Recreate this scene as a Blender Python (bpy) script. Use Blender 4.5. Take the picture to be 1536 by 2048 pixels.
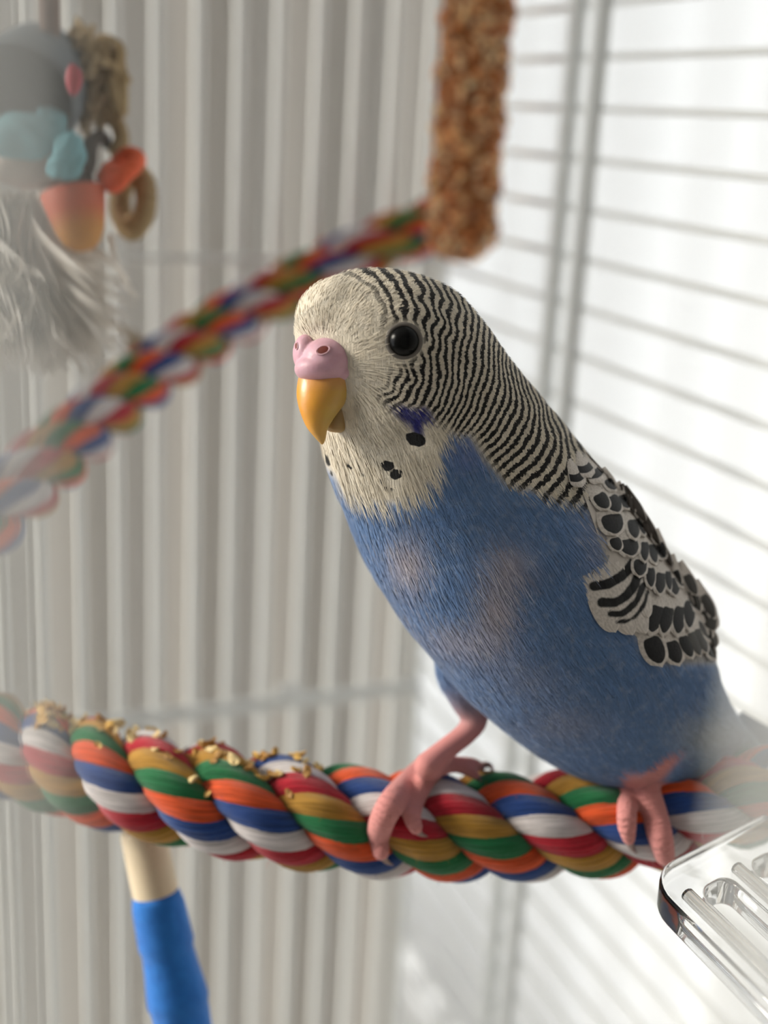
import bpy, bmesh, math, random
import numpy as np
from mathutils import Vector, Matrix
from mathutils.bvhtree import BVHTree

random.seed(7)
rng = np.random.default_rng(7)
for o in list(bpy.data.objects):
    bpy.data.objects.remove(o)
scene = bpy.context.scene
COL = scene.collection

# ------------------------------------------------------------------ camera
FPX = 2600.0
CAM = Vector((0, 0, 1.10))
Zc = Vector((.0527, .9547, .2929)).normalized()
Hc = Vector((-.362, .305, -.881))
Yc = (Hc - Zc * Hc.dot(Zc)).normalized()
Xc = Yc.cross(Zc)
ROT = Matrix((Xc, Yc, Zc))                      # camera -> world
cam_d = bpy.data.cameras.new('camera')
cam = bpy.data.objects.new('camera', cam_d)
COL.objects.link(cam)
cam.matrix_world = Matrix.Translation(CAM) @ ROT.to_4x4()
cam_d.sensor_fit = 'AUTO'
cam_d.sensor_width = 36.0
cam_d.lens = 36.0 * FPX / 2048.0
cam_d.clip_start = 0.002
cam_d.clip_end = 50
cam_d.dof.use_dof = True
cam_d.dof.focus_distance = 0.195
cam_d.dof.aperture_fstop = cam_d.lens / 4.8      # 4.8 mm entrance pupil
scene.camera = cam

# ------------------------------------------------------------------ light
world = bpy.data.worlds.new('overcast_sky')
scene.world = world
world.use_nodes = True
bg = world.node_tree.nodes['Background']
bg.inputs[0].default_value = (0.93, 0.965, 1.0, 1)
bg.inputs[1].default_value = 2.2

def add_sun(name, to_dir, strength, color, angle):
    d = bpy.data.lights.new(name, 'SUN')
    d.energy = strength; d.color = color; d.angle = math.radians(angle)
    o = bpy.data.objects.new(name, d); COL.objects.link(o)
    o.rotation_euler = Vector(to_dir).to_track_quat('-Z', 'Y').to_euler()
    o.location = (-2.4, 1.4, 2.3)                 # outside the left window; a sun only uses its direction
    return o
add_sun('sun_window_left_offscreen', (0.87, -0.42, -0.42), 4.2, (1.0, 0.93, 0.80), 22)

scene.view_settings.view_transform = 'Standard'
scene.view_settings.look = 'None'
scene.view_settings.gamma = 1.0
scene.view_settings.use_curve_mapping = False
scene.view_settings.exposure = 0.25

# ------------------------------------------------------------------ helpers
def P(u, v, d):
    """photo pixel + depth in cm -> world point"""
    d = d / 100.0
    return CAM + ROT @ Vector(((u - 768) / FPX * d, -(v - 1024) / FPX * d, -d))

def ray(u, v):
    return (ROT @ Vector(((u - 768) / FPX, -(v - 1024) / FPX, -1))).normalized()

ROTn = np.array([list(r) for r in ROT])
CAMn = np.array(CAM)
def project(p):
    q = (np.asarray(p) - CAMn) @ ROTn            # world -> cam
    d = -q[:, 2]
    return 768 + q[:, 0] / d * FPX, 1024 - q[:, 1] / d * FPX, d * 100

def hit_plane(u, v, axis, value):
    r = ray(u, v)
    t = (value - CAM[axis]) / r[axis]
    return CAM + r * t

def smooth(e0, e1, x):
    t = np.clip((np.asarray(x, float) - e0) / (e1 - e0), 0, 1)
    return t * t * (3 - 2 * t)

def mesh_obj(name, verts, faces, mat=None, parent=None, shade=True):
    me = bpy.data.meshes.new(name)
    me.from_pydata([tuple(v) for v in verts], [], faces)
    me.update()
    if shade:
        me.polygons.foreach_set('use_smooth', [True] * len(me.polygons))
    o = bpy.data.objects.new(name, me)
    COL.objects.link(o)
    if mat: me.materials.append(mat)
    if parent is not None: put(o, parent)
    return o

def put(o, parent):
    o.parent = parent
    o.matrix_parent_inverse = parent.matrix_basis.inverted()

def empty(name, loc, label, cat, group=None):
    o = bpy.data.objects.new(name, None)
    COL.objects.link(o)
    o.location = loc
    o.empty_display_size = 0.01
    tag(o, label, cat, group)
    return o

def tag(o, label, cat, group=None, kind=None):
    o['label'] = label
    if cat: o['category'] = cat
    if group: o['group'] = group
    if kind: o['kind'] = kind
    return o

def inst(name, me, mw, parent=None):
    o = bpy.data.objects.new(name, me)
    COL.objects.link(o)
    o.matrix_basis = mw
    if parent is not None: put(o, parent)
    return o

def catmull(pts, n):
    pts = np.asarray(pts, float)
    m = len(pts)
    t = np.linspace(0, m - 1, n)
    i = np.clip(t.astype(int), 0, m - 2)
    f = (t - i)[:, None]
    g = lambda k: pts[np.clip(k, 0, m - 1)]
    p0, p1, p2, p3 = g(i - 1), g(i), g(i + 1), g(i + 2)
    # reflect the ends
    p0 = np.where((i == 0)[:, None], 2 * p1 - p2, p0)
    p3 = np.where((i == m - 2)[:, None], 2 * p2 - p1, p3)
    return .5 * ((2 * p1) + (-p0 + p2) * f + (2 * p0 - 5 * p1 + 4 * p2 - p3) * f ** 2 + (-p0 + 3 * p1 - 3 * p2 + p3) * f ** 3)

def resample(pts, n):
    c = catmull(pts, max(400, n * 4))
    d = np.r_[0, np.cumsum(np.linalg.norm(np.diff(c[:, :3], axis=0), axis=1))]
    s = np.linspace(0, d[-1], n)
    return np.stack([np.interp(s, d, c[:, k]) for k in range(c.shape[1])], 1), s

def frames(path):
    t = np.gradient(path, axis=0)
    t /= np.linalg.norm(t, axis=1)[:, None]
    up = np.array([0, 0, 1.0])
    if abs(t[0] @ up) > .9: up = np.array([1.0, 0, 0])
    n = up - t[0] * (up @ t[0]); n /= np.linalg.norm(n)
    N = []
    for k in range(len(path)):
        n = n - t[k] * (n @ t[k]); n /= np.linalg.norm(n)
        N.append(n.copy())
    N = np.array(N)
    return t, N, np.cross(t, N)

def tube_geo(path, radii, seg=12, caps=True):
    path = np.asarray(path, float)
    radii = np.broadcast_to(np.asarray(radii, float), (len(path),))
    t, N, B = frames(path)
    a = np.linspace(0, 2 * np.pi, seg, endpoint=False)
    V = (path[:, None, :] + radii[:, None, None] * (np.cos(a)[None, :, None] * N[:, None, :] + np.sin(a)[None, :, None] * B[:, None, :])).reshape(-1, 3)
    F = []
    for i in range(len(path) - 1):
        for j in range(seg):
            k = (j + 1) % seg
            F.append((i * seg + j, i * seg + k, (i + 1) * seg + k, (i + 1) * seg + j))
    if caps:
        F.append(tuple(range(seg - 1, -1, -1)))
        F.append(tuple((len(path) - 1) * seg + j for j in range(seg)))
    return V, F

def tube(name, pts, r, mat, parent=None, n=None, seg=12):
    pts = [tuple(p) for p in pts]
    if n:
        path, _ = resample(pts, n)
    else:
        path = np.array(pts, float)
    if np.ndim(r) and len(r) != len(path):
        r = np.interp(np.linspace(0, 1, len(path)), np.linspace(0, 1, len(r)), r)
    V, F = tube_geo(path, r, seg)
    return mesh_obj(name, V, F, mat, parent)

def merge(geos):
    V, F, k = [], [], 0
    for v, f in geos:
        V.append(np.asarray(v)); F += [tuple(i + k for i in q) for q in f]; k += len(v)
    return np.concatenate(V), F

def loft_geo(st, n=60, seg=40, ratio=None):
    """st rows: Lu,Lv,Ru,Rv,depth,ratio ; cross-sections given by their two outline pixels"""
    c = catmull(np.array(st, float), n)
    V = []
    cen, E1, E2 = [], [], []
    for row in c:
        L = np.array(P(row[0], row[1], row[4])); R = np.array(P(row[2], row[3], row[4]))
        cen.append((L + R) / 2); E1.append((R - L) / 2)
    cen = np.array(cen); E1 = np.array(E1)
    T = np.gradient(cen, axis=0); T /= np.linalg.norm(T, axis=1)[:, None]
    rad = np.linalg.norm(E1, axis=1)
    e1 = E1 / rad[:, None]
    e2 = np.cross(T, e1); e2 /= np.linalg.norm(e2, axis=1)[:, None]
    view = CAMn - cen
    sgn = np.sign((e2 * view).sum(1)); e2 *= sgn[:, None]
    a = np.linspace(0, 2 * np.pi, seg, endpoint=False)
    V = (cen[:, None] + np.cos(a)[None, :, None] * E1[:, None] + (np.sin(a)[None, :] * (rad * c[:, 5])[:, None])[:, :, None] * e2[:, None]).reshape(-1, 3)
    F = []
    for i in range(n - 1):
        for j in range(seg):
            k = (j + 1) % seg
            F.append((i * seg + j, (i + 1) * seg + j, (i + 1) * seg + k, i * seg + k))
    F.append(tuple(range(seg))); F.append(tuple((n - 1) * seg + j for j in range(seg - 1, -1, -1)))
    return V, F, dict(c=cen, e1=e1, e2=e2, t=T, r=rad)

def ellipsoid_geo(c, ax, seg=24, rings=14):
    """ax: three axis vectors"""
    V, F = [], []
    for i in range(rings + 1):
        ph = math.pi * i / rings
        for j in range(seg):
            th = 2 * math.pi * j / seg
            V.append(np.array(c) + math.sin(ph) * math.cos(th) * np.array(ax[0]) + math.sin(ph) * math.sin(th) * np.array(ax[1]) + math.cos(ph) * np.array(ax[2]))
    for i in range(rings):
        for j in range(seg):
            k = (j + 1) % seg
            F.append((i * seg + j, (i + 1) * seg + j, (i + 1) * seg + k, i * seg + k))
    return np.array(V), F

def remesh(V, F, voxel, smooth_it=4, fac=.5):
    S = 100.0
    me = bpy.data.meshes.new('tmp'); me.from_pydata([tuple(np.asarray(v) * S) for v in V], [], F); me.update()
    bm = bmesh.new(); bm.from_mesh(me)
    bmesh.ops.remove_doubles(bm, verts=bm.verts, dist=1e-5)
    bmesh.ops.recalc_face_normals(bm, faces=bm.faces); bm.to_mesh(me); bm.free()
    o = bpy.data.objects.new('tmp', me); COL.objects.link(o)
    m = o.modifiers.new('r', 'REMESH'); m.mode = 'VOXEL'; m.voxel_size = voxel * S
    if smooth_it:
        s = o.modifiers.new('s', 'SMOOTH'); s.iterations = smooth_it; s.factor = fac
    dg = bpy.context.evaluated_depsgraph_get(); dg.update()
    e = bpy.data.meshes.new_from_object(o.evaluated_get(dg))
    v = np.empty(len(e.vertices) * 3); e.vertices.foreach_get('co', v)
    e.vertices.foreach_set('co', v / S); e.update()
    e.polygons.foreach_set('use_smooth', [True] * len(e.polygons))
    bpy.data.objects.remove(o); bpy.data.meshes.remove(me)
    return e

def vnormals(me):
    n = np.empty(len(me.vertices) * 3); me.vertices.foreach_get('normal', n); return n.reshape(-1, 3)
def vcos(me):
    n = np.empty(len(me.vertices) * 3); me.vertices.foreach_get('co', n); return n.reshape(-1, 3)

# ------------------------------------------------------------------ materials
def srgb(r, g, b):
    f = lambda c: (c / 255 / 12.92) if c / 255 <= .04045 else ((c / 255 + .055) / 1.055) ** 2.4
    return (f(r), f(g), f(b), 1)

class NT:
    def __init__(s, name):
        s.m = bpy.data.materials.new(name); s.m.use_nodes = True
        s.t = s.m.node_tree; s.b = s.t.nodes['Principled BSDF']
    def n(s, t, **kw):
        x = s.t.nodes.new(t)
        for k, v in kw.items(): setattr(x, k, v)
        return x
    def l(s, a, b): s.t.links.new(a, b)
    def val(s, sock, v):
        if hasattr(v, 'is_output') or hasattr(v, 'links'): s.l(v, sock)
        else: sock.default_value = v
    def math(s, op, a, b=None, c=None, clamp=False):
        x = s.n('ShaderNodeMath', operation=op); x.use_clamp = clamp
        s.val(x.inputs[0], a)
        if b is not None: s.val(x.inputs[1], b)
        if c is not None: s.val(x.inputs[2], c)
        return x.outputs[0]
    def mix(s, f, a, b, mode='MIX'):
        x = s.n('ShaderNodeMix', data_type='RGBA', blend_type=mode)
        s.val(x.inputs[0], f); s.val(x.inputs[6], a); s.val(x.inputs[7], b)
        return x.outputs[2]
    def attr(s, name, out='Fac'):
        x = s.n('ShaderNodeAttribute', attribute_name=name); return x.outputs[out]
    def step(s, v, a, b):
        x = s.n('ShaderNodeMapRange', interpolation_type='SMOOTHSTEP')
        s.val(x.inputs[0], v); x.inputs[1].default_value = a; x.inputs[2].default_value = b
        return x.outputs[0]
    def noise(s, vec, scale, detail=3, rough=.5, out=0):
        x = s.n('ShaderNodeTexNoise'); 
        if vec is not None: s.l(vec, x.inputs['Vector'])
        x.inputs['Scale'].default_value = scale; x.inputs['Detail'].default_value = detail; x.inputs['Roughness'].default_value = rough
        return x.outputs[out]
    def mapping(s, vec, scale):
        x = s.n('ShaderNodeMapping'); s.l(vec, x.inputs[0]); x.inputs[3].default_value = scale; return x.outputs[0]
    def bump(s, h, strength, dist):
        x = s.n('ShaderNodeBump'); x.inputs['Strength'].default_value = strength; x.inputs['Distance'].default_value = dist
        s.l(h, x.inputs['Height']); s.l(x.outputs[0], s.b.inputs['Normal'])

def mat_plain(name, col, rough=.5, var=.12, scale=40, bump=0, metal=0, spec=.5, sheen=0, coat=0, sss=0):
    k = NT(name)
    g = k.n('ShaderNodeNewGeometry').outputs['Position']
    nz = k.noise(g, scale, 4)
    c2 = tuple(c * (1 - var) for c in col[:3]) + (1,)
    c1 = tuple(min(1, c * (1 + var)) for c in col[:3]) + (1,)
    k.l(k.mix(nz, c2, c1), k.b.inputs['Base Color'])
    k.b.inputs['Roughness'].default_value = rough
    k.b.inputs['Metallic'].default_value = metal
    k.b.inputs['Specular IOR Level'].default_value = spec
    if sheen: k.b.inputs['Sheen Weight'].default_value = sheen
    if coat: k.b.inputs['Coat Weight'].default_value = coat
    if sss:
        k.b.inputs['Subsurface Weight'].default_value = sss
        k.b.inputs['Subsurface Radius'].default_value = (.0015, .0007, .0004)
        k.b.inputs['Subsurface Scale'].default_value = 1.0
    if bump: k.bump(k.noise(g, scale * 3, 3), bump, .001)
    return k.m

M_wire = mat_plain('white_enamel_wire', srgb(238, 240, 239), .35, .04, 20)
M_frame = mat_plain('white_enamel_frame', srgb(236, 239, 238), .4, .05, 20)
M_wall = mat_plain('painted_wall', srgb(186, 183, 179), .9, .05, 3)
M_floor = mat_plain('pale_floor', srgb(222, 218, 212), .6, .06, 6)
M_trim = mat_plain('white_trim', srgb(225, 224, 220), .5, .05, 8)

# ------------------------------------------------------------------ room
corner = P(852, 1024, 47.0)
XW, YB = corner.x, corner.y                       # right and back faces of the cage
YF = P(0, 1024, 2.75).y                            # front face of the cage
XL = XW - 0.46
ZB, ZT = 0.52, 1.52
print('cage', XL, XW, YF, YB)

def box_geo(x0, x1, y0, y1, z0, z1):
    V = [(x, y, z) for z in (z0, z1) for y in (y0, y1) for x in (x0, x1)]
    F = [(0, 2, 3, 1), (4, 5, 7, 6), (0, 1, 5, 4), (2, 6, 7, 3), (0, 4, 6, 2), (1, 3, 7, 5)]
    return np.array(V, float), F
def box(name, b, mat, parent=None):
    V, F = box_geo(*b); return mesh_obj(name, V, F, mat, parent, shade=False)

def struct(o, label):
    o['kind'] = 'structure'; o['label'] = label; return o

RX0, RX1, RY0, RY1, RH = -1.7, XW + .55, -1.4, YB + 1.7, 2.4
struct(box('floor', (RX0, RX1, RY0, RY1, -.05, 0), M_floor), 'pale smooth room floor')
struct(box('ceiling', (RX0, RX1, RY0, RY1, RH, RH + .05), M_trim), 'white room ceiling')
struct(box('wall_back', (RX0, RX1, RY1, RY1 + .05, 0, RH), M_wall), 'pale grey painted wall behind the curtain')
struct(box('wall_front', (RX0, RX1, RY0 - .05, RY0, 0, RH), M_wall), 'pale grey painted wall across the room')
def wall_x(name, x, label, y0, y1, z0, z1):
    g = [box_geo(x, x + .05, RY0, RY1, 0, z0), box_geo(x, x + .05, RY0, RY1, z1, RH),
         box_geo(x, x + .05, RY0, y0, z0, z1), box_geo(x, x + .05, y1, RY1, z0, z1)]
    V, F = merge(g)
    struct(mesh_obj(name, V, F, M_wall, shade=False), label)
wall_x('wall_left', RX0 - .05, 'pale grey painted wall with a wide window', .25, 1.7, .25, 2.2)
wall_x('wall_right', RX1, 'pale grey painted wall with a tall bright window', .0, RY1 - .02, .02, 2.3)
def window(name, x, y0, y1, z0, z1, label, bars):
    t = .025
    V, F = merge([box_geo(x, x + .04, y0, y1, z0, z0 + t), box_geo(x, x + .04, y0, y1, z1 - t, z1),
                  box_geo(x, x + .04, y0, y0 + t, z0, z1), box_geo(x, x + .04, y1 - t, y1, z0, z1)])
    o = struct(mesh_obj(name, V, F, M_trim, shade=False), label)
    for b in bars: box('mullion', (x + .005, x + .035, b - .02, b + .02, z0, z1), M_trim, o)
window('window_1', RX1 + .005, .0, RY1 - .02, .02, 2.3, 'tall white framed window behind the cage side', [1.15])
window('window_2', RX0 - .045, .25, 1.7, .25, 2.2, 'wide white framed window across the room', [])

# pleated curtain behind the cage back, sheer curtain behind the cage side
def pleats(name, p0, p1, z0, z1, amp, wl, mat, label, cat):
    p0 = np.array(p0); p1 = np.array(p1); L = np.linalg.norm(p1 - p0); d = (p1 - p0) / L; nrm = np.array([-d[1], d[0]])
    n = int(L / .004); V = []; F = []
    ph = 0
    s = np.linspace(0, L, n)
    w = np.cumsum(np.interp(s, np.linspace(0, L, 40), rng.uniform(.65, 1.5, 40))) * (L / n) / wl * 2 * np.pi
    off = amp * np.sin(w) * np.interp(s, np.linspace(0, L, 30), rng.uniform(.5, 1.2, 30))
    for k, z in enumerate(np.linspace(z0, z1, 7)):
        for i in range(n):
            q = p0 + d * s[i] + nrm * off[i] * (1 - .12 * k / 6)
            V.append((q[0], q[1], z))
    for k in range(6):
        for i in range(n - 1):
            F.append((k * n + i, k * n + i + 1, (k + 1) * n + i + 1, (k + 1) * n + i))
    o = mesh_obj(name, V, F, mat)
    m = o.modifiers.new('thickness', 'SOLIDIFY'); m.thickness = .0012
    return tag(o, label, cat)

def mat_curtain(name, c1, c2, transl, scale):
    k = NT(name)
    g = k.n('ShaderNodeNewGeometry').outputs['Position']
    col = k.mix(k.noise(g, scale * 60, 2), c1, c2)      # fine even weave only
    k.l(col, k.b.inputs['Base Color']); k.b.inputs['Roughness'].default_value = .9
    if transl:
        tr = k.n('ShaderNodeBsdfTranslucent'); k.l(col, tr.inputs[0])
        mx = k.n('ShaderNodeMixShader'); mx.inputs[0].default_value = transl
        k.l(k.b.outputs[0], mx.inputs[1]); k.l(tr.outputs[0], mx.inputs[2])
        k.l(mx.outputs[0], k.t.nodes['Material Output'].inputs[0])
    return k.m
M_curt = mat_curtain('beige_curtain_cloth', srgb(222, 219, 215), srgb(214, 211, 207), .5, 24)
M_sheer = mat_curtain('sheer_curtain_cloth', srgb(246, 246, 245), srgb(240, 239, 237), .50, 24)
pleats('curtain', (XL + .16, YB + .20), (hit_plane(900, 300, 1, YB + .20).x, YB + .20), .03, 2.3, .010, .055, M_curt, 'beige pleated curtain hanging behind the back of the cage', 'curtain')
pleats('sheer_curtain', (XW + .44, RY1 - .05), (XW + .44, -.15), .03, 2.32, .02, .10, M_sheer, 'thin white sheer curtain hanging outside the cage side', 'curtain')

# ------------------------------------------------------------------ bird cage
cage = empty('bird_cage', ((XL + XW) / 2, (YF + YB) / 2, ZB), 'white wire bird cage surrounding the blue budgie and its perches', 'cage')
def unit_cyl(name, mat, seg=10):
    V, F = tube_geo(np.array([[0, 0, 0], [0, 0, 1.0]]), 1.0, seg)
    me = bpy.data.meshes.new(name); me.from_pydata([tuple(v) for v in V], [], F); me.update()
    me.polygons.foreach_set('use_smooth', [len(p.vertices) == 4 for p in me.polygons])
    me.materials.append(mat); return me
CW = unit_cyl('wire', M_wire); CF = unit_cyl('frame_bar', M_frame, 14); CB = unit_cyl('bar', M_wire, 10); CR = unit_cyl('cross_rail', M_frame, 14); CG = unit_cyl('front_bar', M_wire, 14)
def rod(name, me, a, b, r, parent=None):
    a = Vector(a); b = Vector(b); d = b - a
    mw = Matrix.Translation(a) @ d.to_track_quat('Z', 'Y').to_matrix().to_4x4() @ Matrix.Diagonal((r, r, d.length, 1))
    return inst(name, me, mw, parent)

za = hit_plane(1180, 115, 0, XW).z; zb2 = hit_plane(1150, 515, 0, XW).z
pitch = (za - zb2) / 4
print('wire pitch', pitch)
z = za + pitch * math.floor((ZT - za) / pitch)
while z > ZB + .01:
    rod('wire', CW, (XW, YF, z), (XW, YB, z), .0009, cage)
    z -= pitch
bx0 = hit_plane(560, 100, 1, YB).x; bx1 = hit_plane(228, 100, 1, YB).x
bp = (bx0 - bx1) / 4
print('bar pitch', bp)
x = bx0 + bp * math.floor((XW - .008 - bx0) / bp)
while x > XL + .005:
    rod('bar', CB, (x, YB, ZB), (x, YB, ZT), .002, cage)
    x -= bp
for px in (1172, 1222):
    y = hit_plane(px, 0, 0, XW).y
    rod('frame_bar', CF, (XW - .002, y, ZB), (XW - .002, y, ZT), .0024, cage)
for (a, b) in (((XW, YB), 0), ((XL, YB), 0), ((XW, YF), 0), ((XL, YF), 0)):
    rod('corner_post', CF, (a[0], a[1], ZB), (a[0], a[1], ZT), .0022, cage)
for zz in (ZB, ZT):
    for (p, q) in (((XL, YF), (XW, YF)), ((XL, YB), (XW, YB)), ((XL, YF), (XL, YB)), ((XW, YF), (XW, YB))):
        rod('rail', CF, (p[0], p[1], zz), (q[0], q[1], zz), .0035, cage)
for py, r in ((1392, .0028), (517, .0013)):
    zz = hit_plane(600, py, 1, YB).z
    rod('cross_rail', CR, (XL, YB - .003, zz), (XW, YB - .003, zz), r, cage)
zz = hit_plane(560, 1368, 1, YB).z
rod('rail_clip', CW, (hit_plane(545, 1368, 1, YB).x, YB - .007, zz), (hit_plane(580, 1368, 1, YB).x, YB - .007, zz), .0032, cage)
# roof wires and floor tray
for k in range(1, 12):
    yy = YF + (YB - YF) * k / 12
    rod('roof_wire', CW, (XL, yy, ZT), (XW, yy, ZT), .00105, cage)
box('floor_tray', (XL, XW, YF, YB, ZB - .03, ZB), M_trim, cage)
# front bars: two of them stand right before the lens
fl = hit_plane(-8, 1024, 1, YF).x; fr = hit_plane(1580, 1500, 1, YF).x
for xx in (fl, fr, fl - .0165, fr + .0165, fl - .033, fr + .033):
    rod('front_bar', CG, (xx, YF, ZB), (xx, YF, ZT), .0008, cage)


# low cabinet that carries the cage
cab = empty('cabinet', ((XL + XW) / 2, (YF + YB) / 2, 0), 'low white cabinet standing under the bird cage', 'cabinet')
box('body', (XL - .02, XW + .02, YF + .01, YB + .02, 0.0, ZB - .05), M_trim, cab)
box('top', (XL - .03, XW + .03, YF, YB + .03, ZB - .05, ZB - .03), M_trim, cab)

# ------------------------------------------------------------------ rope perches
YARN = [('mustard', srgb(190, 140, 52)), ('green', srgb(22, 116, 66)), ('orange', srgb(232, 88, 34)),
        ('blue', srgb(34, 72, 142)), ('white', srgb(222, 214, 214)), ('red', srgb(186, 20, 44))]
def mat_yarn(name, col):
    k = NT(name)
    uv = k.n('ShaderNodeUVMap').outputs[0]
    fib = k.noise(k.mapping(uv, (9, 1.6, 1)), 1.0, 4, .65)
    big = k.noise(k.mapping(uv, (1.0, 2.0, 1)), 1.0, 2)
    lo = tuple(c * .62 for c in col[:3]) + (1,); hi = tuple(min(1, c * 1.22 + .012) for c in col[:3]) + (1,)
    c = k.mix(k.step(fib, .3, .7), lo, hi)
    c = k.mix(k.math('MULTIPLY', k.step(big, .45, .8), .25), c, tuple(min(1, v * 1.2 + .03) for v in col[:3]) + (1,))
    k.l(c, k.b.inputs['Base Color']); k.b.inputs['Roughness'].default_value = .9
    k.b.inputs['Specular IOR Level'].default_value = .15
    k.b.inputs['Sheen Weight'].default_value = .25
    k.bump(fib, .9, .0008)
    return k.m
M_yarn = [mat_yarn(n + '_cotton_yarn', c) for n, c in YARN]
M_core = mat_plain('rope_core', srgb(120, 90, 70), .9)

def rope(root, pts, R_out, pitch, m, offs, phi0, hand=1, steps=56, na=6, fuzz=0):
    path, s = resample([tuple(p) for p in pts], 200)
    n = int(s[-1] / pitch * steps)
    path, s = resample([tuple(p) for p in pts], n)
    t, N, B = frames(path)
    R = R_out * .535; r = R_out * .50
    geos = []; fz = []; fc = []
    for k in range(3):
        phi = hand * 2 * np.pi * s / pitch + phi0 + 2 * np.pi * k / 3
        er = np.cos(phi)[:, None] * N + np.sin(phi)[:, None] * B
        c = path + R * er
        tc = np.gradient(c, axis=0); tc /= np.linalg.norm(tc, axis=1)[:, None]
        e1 = er - tc * (er * tc).sum(1)[:, None]; e1 /= np.linalg.norm(e1, axis=1)[:, None]
        e2 = np.cross(tc, e1)
        V, F = tube_geo(c, r * .86, 8)
        strand = mesh_obj('strand', V, F, M_core, root)
        geos.append((V, F))
        for j in range(6):
            aj = hand * (2 * np.pi / 6 * (j - offs[k]) - m / 6.0 * 2 * np.pi * s / pitch)
            da = np.linspace(-.5, .5, na) * 2 * np.pi / 6 * 1.06
            rr = r * (.93 + .085 * np.cos(np.linspace(-.5, .5, na) * np.pi))
            wob = 1 + .02 * np.sin(s * 900 + j * 2 + k)
            V = c[:, None] + (rr[None] * wob[:, None])[:, :, None] * (np.cos(aj[:, None] + da)[:, :, None] * e1[:, None] + np.sin(aj[:, None] + da)[:, :, None] * e2[:, None])
            V = V.reshape(-1, 3)
            F = [(i * na + q, i * na + q + 1, (i + 1) * na + q + 1, (i + 1) * na + q) for i in range(n - 1) for q in range(na - 1)]
            o = mesh_obj('yarn', V, F, M_yarn[j], strand)
            uvl = o.data.uv_layers.new(name='UVMap')
            idx = np.empty(len(o.data.loops), int); o.data.loops.foreach_get('vertex_index', idx)
            uv = np.stack([(idx % na) / (na - 1.0) + j, s[idx // na] * 100 + k * 31], 1)
            uvl.data.foreach_set('uv', uv.ravel())
            geos.append((V, F))
            if fuzz:
                for _ in range(fuzz):
                    i = rng.integers(2, n - 2); q = rng.integers(0, na); p0 = V[i * na + q]; out = p0 - c[i]; out /= np.linalg.norm(out)
                    dr = out * rng.uniform(.25, .9) + tc[i] * rng.normal(0, .7) + rng.normal(0, .35, 3); dr /= np.linalg.norm(dr); ln_ = rng.uniform(.0006, .0020)
                    sd = np.cross(dr, out); sd /= max(1e-9, np.linalg.norm(sd)); sd *= rng.uniform(.000018, .00004)
                    m_ = p0 + dr * ln_ * .55 + out * .0001; e_ = p0 + dr * ln_ + rng.normal(0, .0003, 3)
                    fz.append(np.array([p0 - sd, p0 + sd, m_ - sd * .8, m_ + sd * .8, e_])); fc.append(np.tile(np.array(YARN[j][1][:3]) * 1.05 + .02, (5, 1)))
    if fuzz:
        FV = np.concatenate(fz); FF = []
        for b0 in range(0, len(FV), 5): FF += [(b0, b0 + 1, b0 + 3, b0 + 2), (b0 + 2, b0 + 3, b0 + 4)]
        fo = mesh_obj('fibre_fuzz', FV, FF, None, root); fo['kind'] = 'stuff'; fo['label'] = 'fine stray cotton fibres'
        at_ = fo.data.attributes.new('feather_col', 'FLOAT_COLOR', 'POINT')
        at_.data.foreach_set('color', np.c_[np.clip(np.concatenate(fc), 0, 1), np.ones(len(FV))].astype(np.float32).ravel())
        kf = NT('cotton_fuzz'); kf.l(kf.attr('feather_col', 'Color'), kf.b.inputs['Base Color']); kf.b.inputs['Roughness'].default_value = .9; fo.data.materials.append(kf.m)
    V, F = merge(geos)
    return BVHTree.FromPolygons([tuple(v) for v in V], F), path

near_px = [(1900, 1560, 23.4), (1700, 1583, 23.2), (1530, 1603, 23.1), (1400, 1622, 23.0), (1250, 1640, 23.0), (1100, 1650, 23.0), (900, 1652, 23.0), (700, 1640, 22.9),
           (500, 1612, 22.95), (300, 1572, 23.4), (150, 1534, 24.2), (0, 1490, 25.3), (-150, 1440, 26.5), (-320, 1390, 28)]
near_px = near_px[::-1]
pts = [P(*q) for q in near_px]
_d = (pts[-1] - pts[-2]).normalized(); pts.append(pts[-1] + _d * max(.01, (XW - pts[-1].x - .001) / _d.x))
rope1 = empty('rope_perch', pts[5], 'thick multicoloured twisted cotton rope perch gripped by the budgie', 'perch', None)
ROPE_BVH, rope_path = rope(rope1, pts, .0094, .0385, 15.5, (-.6, .6, -1.4), 0.0, hand=1, fuzz=190)

tube('end_washer', [pts[-1] - _d * .005, pts[-1]], .0125, mat_plain('wooden_washer', srgb(206, 176, 136), .6, .12, 80), rope1, seg=24)
far_px = [(-330, 1330, 25), (-180, 1180, 27), (0, 1012, 29.5), (130, 892, 32.5), (280, 767, 36), (450, 647, 39.5), (620, 555, 42.3), (760, 490, 44.0), (850, 455, 45.2), (920, 432, 46)]
far_px = [(u, v, min(d, (-((hit_plane(u, v, 1, YB) - CAM) @ ROT)[2]) * 100 - 1.3)) for u, v, d in far_px]
pts = [P(*q) for q in far_px]
rope2 = empty('rope_perch', pts[4], 'thinner multicoloured rope rising behind the budgie to the brown seed stick', 'perch', None)
FAR_BVH, far_path = rope(rope2, pts, .0088, .050, 13.2, (0, 2, 4), 0.0, hand=1, steps=44, na=5)

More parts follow.
